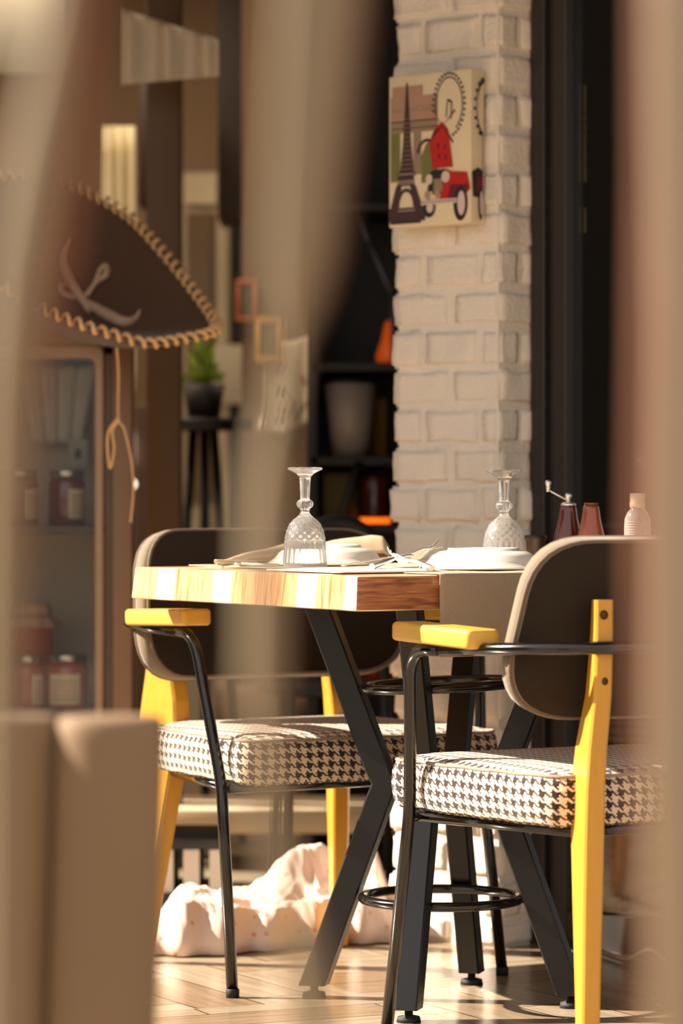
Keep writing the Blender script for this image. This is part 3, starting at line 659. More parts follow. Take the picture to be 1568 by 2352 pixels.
# car
pic([(0.50, 0.34), (0.56, 0.36), (0.70, 0.36), (0.78, 0.34), (0.80, 0.22), (0.48, 0.22)], 4); rect(0.54, 0.20, 0.68, 0.35, 4); rect(0.555, 0.215, 0.665, 0.30, 2)
pic([(0.72, 0.345), (0.96, 0.33), (1.0, 0.22), (0.90, 0.16), (0.62, 0.155)], 1); pic([(0.76, 0.26), (0.98, 0.25), (0.93, 0.15), (0.72, 0.155)], 6)
ell(0.50, 0.30, 0.04, 0.035, 5); ell(0.70, 0.31, 0.05, 0.038, 5); ell(0.88, 0.13, 0.085, 0.115, 4); ell(0.89, 0.13, 0.045, 0.08, 5)
ell(0.50, 0.11, 0.075, 0.06, 4); ell(0.51, 0.115, 0.04, 0.035, 5); rect(0.40, 0.135, 0.84, 0.165, 5); rect(0.40, 0.148, 0.84, 0.153, 4)
for a in (0.48, 0.60): ell(a, 0.20, 0.035, 0.028, 7)
# wrapped side
arc_line(1.2, 0.75, 0.75, 0.17, 100, 250, 0.05, 4, True, 20)
for k in range(8): a = R(110 + k * 18); ell(1.2 + 0.95 * math.cos(a), 0.75 + 0.2 * math.sin(a), 0.09, 0.012, 4, True, 8)
pic([(0.0, 0.33), (0.55, 0.36), (0.95, 0.34), (0.95, 0.16), (0.1, 0.17)], 4, True); pic([(0.45, 0.30), (0.95, 0.30), (0.95, 0.20), (0.3, 0.20)], 6, True); ell(0.75, 0.13, 0.2, 0.11, 4, True); ell(0.8, 0.13, 0.12, 0.08, 5, True)
rect(0.88, 0.2, 0.93, 0.6, 4, True)
g.obj('print', cm, CV)

# ------------------------------------------------------------------ cabinet of jars
M_CAB = mat('brown_cabinet_wood', rgb(104, 82, 62), 0.45, vary=0.15, scale=6, stretch=(4, 4, 0.5))
YC = 7.45
cb = thing('display_cabinet', 'brown glazed cabinet with shelves of preserve jars, left behind the table', 'cabinet', (X(60, YC), YC, 0))
cx0, cx1 = -0.40, X(262, YC) - X(60, YC); cz = Z(792, YC)
g = G(); g.box((cx0, 0.44, 0), (cx1, 0.46, cz), 1); g.box((cx0, 0.0, 0), (cx0 + 0.02, 0.45, cz)); g.box((cx1 - 0.022, 0.0, 0), (cx1, 0.45, cz)); g.box((cx0, 0, cz - 0.02), (cx1, 0.45, cz)); g.box((cx0, 0, 0.05), (cx1, 0.45, 0.08))
g.obj('body', [M_CAB, mat('pale_cabinet_back', rgb(214, 196, 168), .7)], cb)
zs1, zs2 = Z(1208, YC), Z(1640, YC)
for z in (zs1, zs2): G().box((cx0 + .02, 0.015, z - 0.018), (cx1 - .022, 0.44, z), bev=0.002).obj('shelf', M_CAB, cb)
g = G(); xr = cx1 - 0.024
fr_o = roundpoly([(cx0, 0.09), (xr, 0.09), (xr, cz - 0.003), (cx0, cz - 0.003)], 0.02, 5); fr_i = roundpoly([(cx0 + 0.03, 0.12), (xr - 0.016, 0.12), (xr - 0.016, cz - 0.03), (cx0 + 0.03, cz - 0.03)], 0.02, 5)
n = len(fr_o); vs = [(p.x, -0.015, p.y) for p in fr_o] + [(p.x, -0.015, p.y) for p in fr_i] + [(p.x, 0.0, p.y) for p in fr_o] + [(p.x, 0.0, p.y) for p in fr_i]; fs = []
for i in range(n):
    k = (i + 1) % n; fs += [(i, k, n + k, n + i), (2 * n + i, 3 * n + i, 3 * n + k, 2 * n + k), (i, 2 * n + i, 2 * n + k, k), (n + i, n + k, 3 * n + k, 3 * n + i)]
g.add(vs, fs); dr = g.obj('door', mat('copper_edged_frame', rgb(158, 128, 102), 0.3, metal=0.5), cb)
G().box((cx0 + 0.028, -0.010, 0.118), (xr - 0.014, -0.005, cz - 0.028)).obj('pane', M_PANE, dr)
def jar(name, label, px, Y, z, r, h, liquid, lidm, lab=None, cloth=False, group='preserve jars in the glazed cabinet'):
    t = thing(name, label, 'jar', (X(px, Y), Y, z), 0, group)
    G().lathe([(0, 0), (r * .93, 0), (r, h * .04), (r, h * .76), (r * .93, h * .82), (r * .86, h * .85), (r * .86, h * .88), (0, h * .88)], 28).obj('glass_body', liquid, t)
    if cloth:
        G().lathe([(0, h * 1.0), (r * .85, h * .99), (r * .95, h * .95), (r * .9, h * .86), (r * 1.2, h * .80), (r * 1.28, h * .76)], 36, fn=lambda q, zz, th: q * (1 + (0.07 * math.sin(th * 9) if zz < h * .9 else 0))).obj('cloth_cover', lidm, t)
        G().tube([(r * .95 * math.cos(a), r * .95 * math.sin(a), h * .87) for a in [R(k * 18) for k in range(20)]], 0.003, 6, closed=True).tube([(r * .9, -r * .5, h * .87), (r * 1.5, -r * .6, h * .8), (r * 1.3, -r * .5, h * .72), (r * 1.0, -r * .5, h * .83)], 0.002, 6).obj('twine', mat('twine', rgb(150, 110, 70), 0.9), t)
    else:
        G().lathe([(0, h), (r * .9, h), (r * .94, h * .985), (r * .94, h * .86), (r * .9, h * .855)], 28).obj('lid', lidm, t)
    if lab:
        a0, a1 = lab; rs = [[((r + .0008) * math.cos(R(q)), (r + .0008) * math.sin(R(q)), zz) for q in [a0 + (a1 - a0) * k / 12 for k in range(13)]] for zz in (h * .12, h * .66)]
        lo = G().rings(rs, 0, closed=False, cap0=False, cap1=False).obj('paper_label', mat('paper_label', rgb(226, 206, 176), 0.8), t)
        rs2 = G()
        for k in range(5):
            zz = h * (.2 + .08 * k); rs2.rings([[((r + .0014) * math.cos(R(q)), (r + .0014) * math.sin(R(q)), z3) for q in [a0 + 8 + (a1 - a0 - 16) * m / 8 for m in range(9)]] for z3 in (zz, zz + h * .02)], 0, closed=False, cap0=False, cap1=False)
        rs2.obj('label_lines', mat('label_ink', rgb(120, 90, 70), 0.8), lo)
    return t
M_JAM = mat('dark_berry_jam', rgb(120, 36, 18), 0.12, coat=0.6, vary=0.4, scale=20)
M_HON = glassmat('amber_honey', rgb(250, 128, 24), 0.1, 1.4, 0.75)  # milky saturated orange stands in for sunlight glowing through honey
M_JAMR = mat('red_jam', rgb(168, 44, 22), 0.12, coat=0.6, vary=0.4, scale=20)
M_LID = mat('silver_lid', rgb(205, 198, 188), 0.25, metal=0.9); M_GING = mat('checked_cloth', rgb(206, 160, 120), 0.9, vary=0.2, scale=60)
JY = 7.56
jar('preserve_jar', 'dark jam jar with silver lid on the upper shelf, nearest the cabinet side', 153, JY, zs1 + .001, 0.041, 0.122, M_JAM, M_LID, (-80, -10))
jar('preserve_jar', 'dark jam jar with silver lid at the left end of the upper shelf', 43, JY, zs1 + .001, 0.041, 0.122, M_JAM, M_LID, (-70, -10))
jar('preserve_jar', 'red jam jar with wide cream label on the lower shelf by the cabinet side', 155, JY, zs2 + .001, 0.046, 0.125, M_JAMR, M_LID, (-140, -50))
jar('preserve_jar', 'red jam jar with silver lid on the lower shelf left of the labelled one', 62, JY, zs2 + .001, 0.036, 0.122, M_JAMR, M_LID, (-70, -10))
jar('honey_jar', 'tall amber honey jar with cloth cover tied with twine on the lower shelf', 70, JY + .16, zs2 + .001, 0.050, 0.235, M_HON, M_GING, None, True)
jar('honey_jar', 'shorter honey jar with cloth cover at the left end of the lower shelf', -42, JY + .15, zs2 + .001, 0.040, 0.17, M_HON, M_GING, None, True)
# pale apron hung inside the cabinet and a card
g = G(); g.grid(lambda a, b: P(38 + 190 * a + (0.5 - a) * 70 * (1 - b), 1018 - 178 * b, 7.82 + 0.012 * math.sin(a * 26)), 40, 12, thick=0.003)
tag(g.obj('folded_cloth', mat('pale_cloth', rgb(236, 230, 216), 0.9)), 'pale pleated cloth hanging inside the glazed cabinet above the jars', 'cloth')
g = G(); g.box((X(158, 7.8), 7.8, Z(1070, 7.8)), (X(200, 7.8), 7.806, Z(1008, 7.8))); g.box((X(172, 7.8), 7.797, Z(1052, 7.8)), (X(186, 7.8), 7.8, Z(1032, 7.8)), 1)
tag(g.obj('card', [mat('card_white', rgb(216, 204, 188), 0.8), M_DARK]), 'small white card with a dark spot inside the glazed cabinet', 'card')
# post between cabinet and shop
struct(G().box((X(264, 7.5), 7.42, 0), (X(308, 7.5), 7.5, Z(780, 7.45)), bev=0.003), 'trim_2', mat('brown_post', rgb(122, 92, 66), 0.5))
struct(G().box((X(336, 8.2), 8.2, 0), (X(415, 8.2), 8.3, 2.62), bev=0.004), 'trim_3', mat('oiled_brown_post', rgb(104, 78, 48), 0.5))

# ------------------------------------------------------------------ sombrero
hat = thing('sombrero', 'brown felt sombrero with cream braided rim hanging above the jar cabinet', 'hat', P(120, 640, 7.35))
hl = Vector(hat.location)
upper = [(-330, 640, 7.36), (-250, 500, 7.52), (-120, 425, 7.62), (0, 404, 7.64), (120, 412, 7.62), (215, 448, 7.58), (300, 500, 7.52), (360, 562, 7.45), (425, 640, 7.38), (478, 712, 7.30), (498, 752, 7.24)]
lower = [(470, 768, 7.18), (420, 778, 7.14), (340, 788, 7.08), (260, 768, 7.05), (180, 742, 7.03), (90, 705, 7.02), (20, 662, 7.03), (-80, 620, 7.05), (-200, 610, 7.12), (-300, 640, 7.25)]
rim = [P(*q) - hl for q in upper + lower]; rim = resample(catmull(rim + [rim[0]], 8), 120)
cen = P(60, 640, 7.46) - hl; axis = Vector((0.05, 0.55, -0.83)).normalized()
rs = []
for k in range(13):
    s = 1 - k / 12 * 0.72; dep = math.sin((1 - s) / 0.72 * math.pi / 2) * 0.078
    rs.append([cen + (p - cen) * s + axis * dep for p in rim])
g = G(); g.rings(rs, 0, cap0=False, cap1=True)
rs = [[p + axis * (0.012 if i else 0.003) for p in r_] for i, r_ in enumerate(rs)]; g.rings(rs, 0, cap0=False, cap1=True)
g.obj('brim', mat('brown_felt', rgb(88, 62, 44), 0.95, vary=0.08, scale=8, bump=0.15, bscale=200, sheen=0.3), hat)
g = G(); cr = [(0.11, 0.0), (0.108, 0.05), (0.095, 0.12), (0.07, 0.18), (0.03, 0.215), (0, 0.22)]
Mc = Matrix.Translation(P(-150, 620, 7.46) - hl + axis * 0.05) @ (-axis).to_track_quat('Z', 'Y').to_matrix().to_4x4()
g.lathe(cr, 32, M=Mc); g.obj('crown', bpy.data.materials['brown_felt'], hat)
hp = []; nr = len(rim)
cum = 0; turns = 88
for k in range(turns * 8):
    f = k / (turns * 8) * nr; i = int(f) % nr; t = f - int(f); p = rim[i].lerp(rim[(i + 1) % nr], t); tn = (rim[(i + 1) % nr] - rim[i - 1]).normalized()
    u = tn.cross(axis).normalized(); v_ = tn.cross(u); a = k / 8 * 2 * math.pi
    hp.append(p + u * 0.011 * math.cos(a) + v_ * 0.008 * math.sin(a))
g = G().tube(hp, 0.0050, 6, closed=True); g.obj('braided_rim', mat('cream_cord', rgb(224, 182, 130), 0.8), hat)
M_RIB = mat('embroidery_thread', rgb(196, 164, 136), 0.7, vary=0.2, scale=40)
def on_brim(px, py):
    # sits just above the dished brim surface
    best = None
    for i in range(0, len(rs_b)):
        for p in rs_b[i]:
            q = p + hl; x_ = q.x / q.y * FPX + 784; y_ = HZ - (q.z - H) / q.y * FPX; d = (x_ - px) ** 2 + (y_ - py) ** 2
            if best is None or d < best[0]: best = (d, q)
    return P(px, py, best[1].y - 0.010) - hl
rs_b = []
for k in range(25):
    s = 1 - k / 24 * 0.98; dep = math.sin(min(1, (1 - s) / 0.72) * math.pi / 2) * 0.078; rs_b.append([cen + (p - cen) * s + axis * dep for p in rim[::3]])
g = G()
for path, rad in (([(158, 548), (142, 590), (152, 630), (172, 665), (190, 690), (205, 715)], [.003, .008, .010, .009, .008, .005]),
                  ([(185, 690), (215, 655), (232, 620), (243, 612), (243, 632), (220, 650), (200, 680)], [.004, .005, .006, .007, .006, .004, .004]),
                  ([(190, 680), (165, 682), (140, 672), (135, 655), (150, 655)], [.004, .005, .006, .005, .003]),
                  ([(190, 690), (215, 705), (250, 725), (285, 740), (310, 732), (322, 712)], [.005, .009, .011, .010, .006, .002])):
    pts = catmull([on_brim(*q) for q in path], 5); rr = [1.25 * v_ for v_ in [rad[min(len(rad) - 1, int(i / 5))] * (1 - (i % 5) / 5) + rad[min(len(rad) - 1, int(i / 5) + 1)] * (i % 5) / 5 for i in range(len(pts))]]
    g.tube(pts, rr, 8)
g.obj('embroidery', M_RIB, hat)
g = G(); p_ = [P(268, 800, 7.10) - hl, P(272, 860, 7.2) - hl, P(272, 960, 7.2) - hl]
g.tube(catmull(p_ + [P(285, 985, 7.2) - hl, P(302, 1060, 7.2) - hl, P(306, 1130, 7.2) - hl, P(300, 1200, 7.2) - hl], 6), 0.0026, 6)
g.tube(catmull([P(272, 960, 7.2) - hl, P(250, 990, 7.2) - hl, P(247, 1030, 7.2) - hl, P(253, 1075, 7.2) - hl, P(262, 1030, 7.2) - hl, P(258, 990, 7.2) - hl, P(272, 965, 7.2) - hl], 6), 0.003, 6)
g.obj('chin_cord', bpy.data.materials['cream_cord'], hat)

# ------------------------------------------------------------------ black shelving with bucket, beside the pillar
YS = 8.5
M_SHELF = mat('black_shelf_paint', rgb(20, 20, 18), 0.5)
sh = thing('shelving_unit', 'tall black shelving unit standing left of the brick pillar', 'shelf', (X(850, YS), YS, 0))
def sx(px): return X(px, YS) - X(850, YS)
G().box((sx(700), 0.40, 0), (sx(1100), 0.42, 2.3)).obj('back_panel', M_SHELF, sh)
for px in (705, 1090): G().box((sx(px), 0.0, 0), (sx(px) + 0.025, 0.40, 2.3)).obj('side_panel', M_SHELF, sh)
zz = [Z(832, YS), Z(1048, YS), Z(1205, YS), Z(1570, YS), 0.25, 1.62]
for z in zz: G().box((sx(712), 0.0, z - 0.022), (sx(1088), 0.40, z), bev=0.002).obj('shelf', M_SHELF, sh)
G().tube([(sx(785), -0.005, Z(1195, YS)), (sx(825), -0.005, Z(1060, YS))], 0.012, 6).obj('brace', M_SHELF, sh)
g = G(); r0, r1 = 0.047, 0.066; hh = Z(872, YS) - zz[1]
t = thing('bucket', 'pale tapered bucket on the black shelf beside the pillar', 'bucket', (X(805, YS), YS + 0.08, zz[1]))
G().lathe([(0, 0), (r0, 0), (r1, hh), (r1 - .004, hh), (r0 - .004, .004), (0, .004)], 32).obj('body', mat('grey_white_enamel', rgb(178, 168, 160), 0.35), t)
G().lathe([(r1, hh - .008), (r1 + .004, hh - .006), (r1 + .004, hh), (r1, hh + .002)], 32).obj('rim', M_SHELF, t)
tag(G().box((X(852, YS), YS + 0.20, zz[1]), (X(890, YS), YS + 0.27, Z(910, YS)), bev=.003).obj('carton', mat('ochre_carton', rgb(168, 118, 28), 0.6)), 'ochre yellow carton right of the pale bucket', 'carton')
tag(G().box((X(712, YS) + .03, YS + 0.10, zz[2]), (X(822, YS), YS + 0.3, Z(1085, YS)), bev=.006).obj('storage_box', mat('olive_board', rgb(120, 104, 58), 0.8)), 'olive storage box on the shelf under the bucket', 'box')
t = thing('lantern_jar', 'red-brown candle jar glowing orange at its base, under the bucket shelf', 'candle jar', (X(862, YS), YS + 0.09, zz[2]))
G().lathe([(0, 0), (0.034, 0), (0.036, 0.01), (0.036, 0.115), (0.032, 0.122), (0, 0.122)], 28).obj('body', mat('smoky_red_glass', rgb(96, 42, 30), 0.15, coat=.5), t)
G().lathe([(0.0365, 0.003), (0.038, 0.006), (0.038, 0.014), (0.0365, 0.016)], 28).obj('glow_ring', mat('candle_glow', rgb(255, 110, 20), 0.4, emit=1.2), t)
t = thing('amber_lamp', 'small amber glass lamp on the upper black shelf against the pillar edge', 'lamp', (X(893, YS), YS + 0.08, zz[0]))
G().lathe([(0, 0), (0.03, 0), (0.032, 0.02), (0.018, 0.06), (0.010, 0.10), (0.0, 0.11)], 24).obj('lamp_shade', mat('amber_shade', rgb(200, 78, 12), 0.3, emit=0.35), t)
tag(G().tube([P(846, 555, YS), P(900, 672, YS)], 0.008, 8).tube([P(800, 440, YS + .1), P(846, 555, YS)], 0.006, 8).tube([P(900, 672, YS), P(904, 832, YS + .02)], .006, 8).obj('lamp_arm', mat('blue_grey_metal', rgb(96, 96, 108), 0.4, metal=.5)), 'blue-grey jointed metal arm above the amber lamp', 'lamp arm')
for k, (px, py) in enumerate(((858, 1470), (925, 1480))):
    jar('preserve_jar', ['red jam jar low on the black shelving, left one beside the pillar', 'red jam jar low on the black shelving, touching the pillar edge'][k], px, YS + .08, zz[3] + .001, 0.034, 0.10, M_JAMR, mat('red_lid', rgb(200, 60, 30), .4), None, False, 'red jars low on the black shelving')

# ------------------------------------------------------------------ shop interior behind
YB = 10.4
M_CREAM = mat('cream_paint', rgb(206, 190, 156), 0.7); M_PALE = mat('pale_grey_paint', rgb(176, 160, 136), 0.7)
def panel(name, label, cat, a, b, Y, m, dep=0.03, group=None, bev=0.004):
    o = G().box((X(a[0], Y), Y, Z(b[1], Y)), (X(b[0], Y), Y + dep, Z(a[1], Y)), bev=bev).obj(name, m); return tag(o, label, cat, group)
g = G().grid(lambda a, b: P(235 + 76 * a, 900 - 610 * b, 9.4 + 0.02 * math.sin(a * 19)), 30, 10, thick=0.004)
tag(g.obj('curtain', mat('cream_curtain', rgb(236, 224, 190), 0.9)), 'bright cream curtain strip behind the sombrero', 'curtain')
g = G().grid(lambda a, b: P(278 + 225 * a, (20 + 70 * a) + (175 - 90 * a) * b, 8.05 - 0.2 * a + 0.03 * math.sin(a * 16)), 40, 12, thick=0.004)
tag(g.obj('drape', mat('off_white_drape', rgb(214, 202, 180), 0.9)), 'off-white gathered drape hanging at the top behind the tan slat', 'drape')
panel('sign_board', 'ivory board high up at the left edge behind the foreground slat', 'board', (-160, -60), (158, 172), 9.2, mat('ivory_board', rgb(124, 120, 108), 0.6))
# glazed shop doors in the back wall
struct(G().box((X(418, YB), YB, 0), (X(560, YB), YB + .04, Z(395, YB)), 0), 'door_1', M_PALE)
for (a, b, c, d, m) in ((420, 400, 500, 470, M_CREAM), (498, 470, 528, 1240, M_CREAM), (430, 480, 492, 780, M_WALLB), (428, 790, 488, 1180, mat('green_grey_glaze', rgb(132, 130, 104), .3))):
    pass
dparent = bpy.data.objects['door_1']
G().box((X(425, YB), YB - .02, Z(470, YB)), (X(497, YB), YB, Z(402, YB))).obj('upper_panel', M_CREAM, dparent)
G().box((X(500, YB), YB - .03, 0), (X(528, YB), YB, Z(470, YB))).obj('door_stile', M_CREAM, dparent)
G().box((X(430, YB), YB - .01, Z(1150, YB)), (X(492, YB), YB, Z(490, YB))).obj('pane', mat('dim_glazing', rgb(112, 92, 66), .25), dparent)
struct(G().box((X(531, YB), YB - .05, 0), (X(556, YB), YB, Z(470, YB))), 'trim_4', M_DARK)
panel('wardrobe', 'tall dark brown wardrobe behind the top of the tan slat', 'wardrobe', (500, -100), (640, 505), 9.9, mat('dark_wardrobe', rgb(44, 30, 20), .6), 0.3)
panel('wall_cabinet', 'brown wall cabinet high between the curtain and the wardrobe', 'cabinet', (318, 190), (412, 470), 9.6, mat('dark_brown_wood', rgb(60, 38, 24), .6), 0.2)
panel('roller_blind', 'pale roller blind beside the green plant', 'blind', (490, 792), (556, 930), 10.335, mat('pale_blind', rgb(190, 178, 152), .8), .01)
def pframe(label, a, b, Y, m, inner):
    t = thing('picture_frame', label, 'picture frame', (X((a[0] + b[0]) / 2, Y), Y, Z(b[1], Y)), 0, 'small framed pictures behind the tan slat')
    w2 = (X(b[0], Y) - X(a[0], Y)) / 2; h_ = Z(a[1], Y) - Z(b[1], Y); f = w2 * 0.42; g = G()
    g.box((-w2, 0, 0), (w2, .02, f), bev=.003); g.box((-w2, 0, h_ - f), (w2, .02, h_), bev=.003); g.box((-w2, 0, f), (-w2 + f, .02, h_ - f), bev=.003); g.box((w2 - f, 0, f), (w2, .02, h_ - f), bev=.003)
    g.obj('frame', m, t); G().box((-w2 + f, .008, f), (w2 - f, .016, h_ - f)).obj('picture', inner, t)
pframe('terracotta picture frame right of the sombrero tip', (541, 642), (592, 738), 9.6, mat('terracotta_frame', rgb(196, 112, 66), .6), mat('dim_picture', rgb(90, 84, 60), .7))
pframe('gilt picture frame above the white floral poster', (587, 728), (652, 832), 9.6, mat('gilt_frame', rgb(232, 178, 92), .5), mat('blue_grey_picture', rgb(120, 116, 96), .7))
struct(G().box((X(556, 9.66), 9.64, 0), (X(735, 9.66), 9.74, 2.62)), 'wall_partition', M_WALLB)
def tea(a, b): return P(600 + 128 * a + 10 * math.sin(b * 3), 985 - 185 * b - 25 * a * b * 1.5 + 12 * (1 - b) * math.sin(a * 6), 9.615 + .015 * math.sin(a * 12))
t = thing('floral_tea_towel', 'white tea towel with red and green floral print hung under the gilt frame', 'towel', tea(.5, 0)); tl = Vector(t.location)
G().grid(lambda a, b: tea(a, b) - tl, 24, 16, thick=.003).obj('cloth', mat('white_cotton', rgb(236, 226, 200), .9), t)
g = G()
for k in range(16):
    a, b = random.uniform(.12, .8), random.uniform(.1, .75); p = tea(a, b) - tl; s = random.uniform(.008, .02)
    g.add([p + Vector((s * .5 * math.cos(q), -.006, s * math.sin(q + k))) for q in [R(j * 45) for j in range(8)]], [tuple(range(8))], k % 2)
g.obj('floral_print', [mat('print_rose', rgb(176, 92, 70), .9), mat('print_leaf', rgb(92, 100, 70), .9)], t)
# plant
t = thing('potted_plant', 'leafy green potted plant under the sombrero tip', 'plant', (X(468, 8.8), 8.8, Z(962, 8.8)))
G().lathe([(0, 0), (.04, 0), (.055, .09), (.05, .09), (.045, .08), (0, .08)], 20).obj('pot', mat('dark_pot', rgb(50, 42, 36), .6), t)
g = G()
for k in range(46):
    a = random.uniform(0, 2 * math.pi); el = random.uniform(.2, 1.45); L_ = random.uniform(.04, .115); d = Vector((math.cos(a) * math.cos(el) * .55, math.sin(a) * math.cos(el) * .55, math.sin(el)))
    p = Vector((0, 0, .08)) + d * L_; s = d.cross(Vector((random.random(), random.random(), .3))).normalized() * .015
    g.add([p - d * .03, p + s, p + d * .035, p - s], [(0, 1, 2, 3)])
    if k % 4 == 0: g.tube([(0, 0, .07), p], .0015, 5)
g.obj('foliage', mat('fresh_leaves', rgb(150, 176, 62), .6, vary=.3), t)
st_ = thing('side_table', 'dark round side table under the green plant', 'table', (X(468, 8.8), 8.8, 0)); zt_ = Z(962, 8.8)
G().lathe([(0, zt_ - .03), (.13, zt_ - .03), (.13, zt_), (0, zt_)], 28).obj('tabletop', M_SHELF, st_)
for k in range(3):
    a = R(90 + 120 * k); G().tube([(.03 * math.cos(a), .03 * math.sin(a), zt_ - .03), (.12 * math.cos(a), .12 * math.sin(a), 0.0)], .012, 8).obj('leg', M_SHELF, st_)
# small wall lamps
for px, py, lab in ((352, 1107, 'small round white lamp low behind the hat cord, right one of the pair'), (302, 1112, 'small round white lamp right beside the hat cord')):
    t = thing('wall_lamp', lab, 'lamp', P(px, py, 9.0), 0, 'small round lamps behind the cord')
    G().lathe([(0, -.014), (.010, -.010), (.014, 0), (.010, .010), (0, .014)], 16).obj('globe', mat('lamp_globe', rgb(255, 240, 215), .4, emit=1.5), t)
    G().tube([(0, .004, 0), (0, .14, -0.01)], .004, 6).obj('stem', M_SHELF, t)
panel('sideboard', 'dark brown sideboard standing behind the hat cord and chair back', 'cabinet', (310, 930), (400, 1980), 9.16, mat('sideboard_wood', rgb(86, 60, 42), .5), .35)
# low bench with slatted skirt, crate and pale slab behind the far chair
YN = 8.1
b = thing('bench', 'long pale-topped wooden bench standing low behind the far armchair', 'bench', (X(640, YN), YN, 0))
G().box((X(385, YN) - X(640, YN), 0, Z(1915, YN)), (X(1000, YN) - X(640, YN), .36, Z(1858, YN)), bev=.006).obj('seat', mat('pale_bench_top', rgb(206, 184, 152), .6), b)
for px in (392, 690, 985):
    for yy in (.02, .30): G().box((X(px, YN) - X(640, YN), yy, 0), (X(px + 26, YN) - X(640, YN), yy + .035, Z(1915, YN))).obj('leg', M_SHELF, b)
YN2 = 9.15
b = thing('stool', 'brown stool with pleated skirted seat seen under the far backrest', 'stool', (X(618, YN2), YN2, 0))
zt2, zb2 = Z(1575, YN2), Z(1690, YN2)
G().lathe([(0, zt2), (.12, zt2), (.14, zt2 - .012), (.142, zb2), (.13, zb2), (0, zb2)], 80, fn=lambda r, z, th: r + (.004 * math.sin(th * 30) if z < zt2 - .02 else 0)).obj('seat', mat('pleated_brown_fabric', rgb(140, 112, 88), .9), b)
for k in range(4):
    a = R(45 + 90 * k); G().tube([(.09 * math.cos(a), .09 * math.sin(a), zb2), (.12 * math.cos(a), .12 * math.sin(a), 0)], .013, 8).obj('leg', mat('stool_leg_wood', rgb(96, 66, 46), .5), b)
YQ = 7.3
b = thing('slatted_crate', 'black and white slatted crate on the floor left behind the far chair', 'crate', (X(430, YQ), YQ, 0))
w0, w1 = X(300, YQ) - X(430, YQ), X(512, YQ) - X(430, YQ); z1_, z0_ = Z(1925, YQ), Z(2052, YQ)
G().box((w0, 0, z1_ - .025), (w1, .3, z1_), bev=.003).box((w0, 0, 0), (w1, .3, z0_)).obj('frame', M_SHELF, b)
g = G(); xk = w0; kk = 0
while xk < w1 - .02:
    g.box((xk, 0.01, z0_), (xk + .034, .28, z1_ - .025)); xk += .056
g.obj('slats', mat('white_slats', rgb(206, 198, 184), .6), b)
# black bistro chair behind the goblet
YK = 7.55
b = thing('bistro_chair', 'black round-backed bistro chair behind the far plate', 'chair', (X(775, YK), YK, 0))
G().tube([(0.105 * math.cos(R(a)), 0.02 * math.sin(R(a)), Z(1240, YK) - .10 + .14 * math.sin(R(a)) ** .8) for a in range(4, 177, 8)], .016, 8).obj('backrest', M_RUB, b)
G().grid(lambda a, c: ((a - .5) * .17, .012, Z(1240, YK) - .16 + c * (.15 + .04 * math.sin(a * math.pi))), 10, 6, thick=.012).obj('back_panel', M_RUB, b)
G().lathe([(0, .44), (.17, .44), (.18, .455), (.17, .465), (0, .465)], 32, c=(0, .17, 0)).obj('seat', M_RUB, b)
for q, (lx, ly) in enumerate(((-.10, .01), (.10, .01), (-.13, .32), (.13, .32))):
    G().tube([(lx, ly, .45 if q > 1 else Z(1240, YK) - .08), (lx * 1.15, ly, 0)], .011, 8).obj('leg', M_RUB, b)

# polka-dot cloth heap on the floor
def dots():
    m = mat('pink_dotted_cotton', rgb(228, 204, 190), .9, vary=.04, scale=6)
    N = m.node_tree.nodes; L = m.node_tree.links; b = N['Principled BSDF']; src = b.inputs['Base Color'].links[0].from_socket
    t = N.new('ShaderNodeTexCoord'); v = N.new('ShaderNodeTexVoronoi'); v.inputs['Scale'].default_value = 34; v.inputs['Randomness'].default_value = .25; L.new(t.outputs['Object'], v.inputs[0])
    lt = N.new('ShaderNodeMath'); lt.operation = 'LESS_THAN'; lt.inputs[1].default_value = .17; L.new(v.outputs[0], lt.inputs[0])
    mx = N.new('ShaderNodeMix'); mx.data_type = 'RGBA'; L.new(lt.outputs[0], mx.inputs[0]); L.new(src, mx.inputs[6]); mx.inputs[7].default_value = rgb(214, 150, 128); L.new(mx.outputs[2], b.inputs['Base Color']); return m
def heap(a, b):
    px = 300 + 640 * a
    e = min(a * 6, (1 - a) * 9, 1); prof = min(1, b * 8) ** .5 * (1 if b < .8 else max(0, (1 - b) / .2) ** .5)
    base = .085 + .012 * math.sin(a * 9)
    peak = .105 * math.exp(-((a - .62) / .15) ** 2) * math.exp(-((b - .62) / .2) ** 2) + .05 * math.exp(-((a - .88) / .09) ** 2) * math.exp(-((b - .6) / .3) ** 2)
    Y = 6.57 + .45 * b + .18 * min(1, max(0, (a - .3) * 2.2)); z = (base + peak) * prof * e
    q = Vector((a * 7 + b * 2, b * 5, 1))
    nz = abs(noise.noise(q)) * -.035 * min(1, b * 3) + .008 + noise.noise(Vector((a * 20, b * 9, 5))) * .007 + abs(noise.noise(Vector((a * 34 + b * 12, b * 6, 9)))) * -.010
    return Vector((X(px, 6.7), Y - .012 * math.sin(a * 40) * (1 - b), max(.003, z + nz * prof * e)))
tag(G().grid(heap, 160, 80, thick=.002).obj('cloth_heap', dots()), 'crumpled pale pink dotted cloth heaped on the floor behind the chairs', 'cloth')
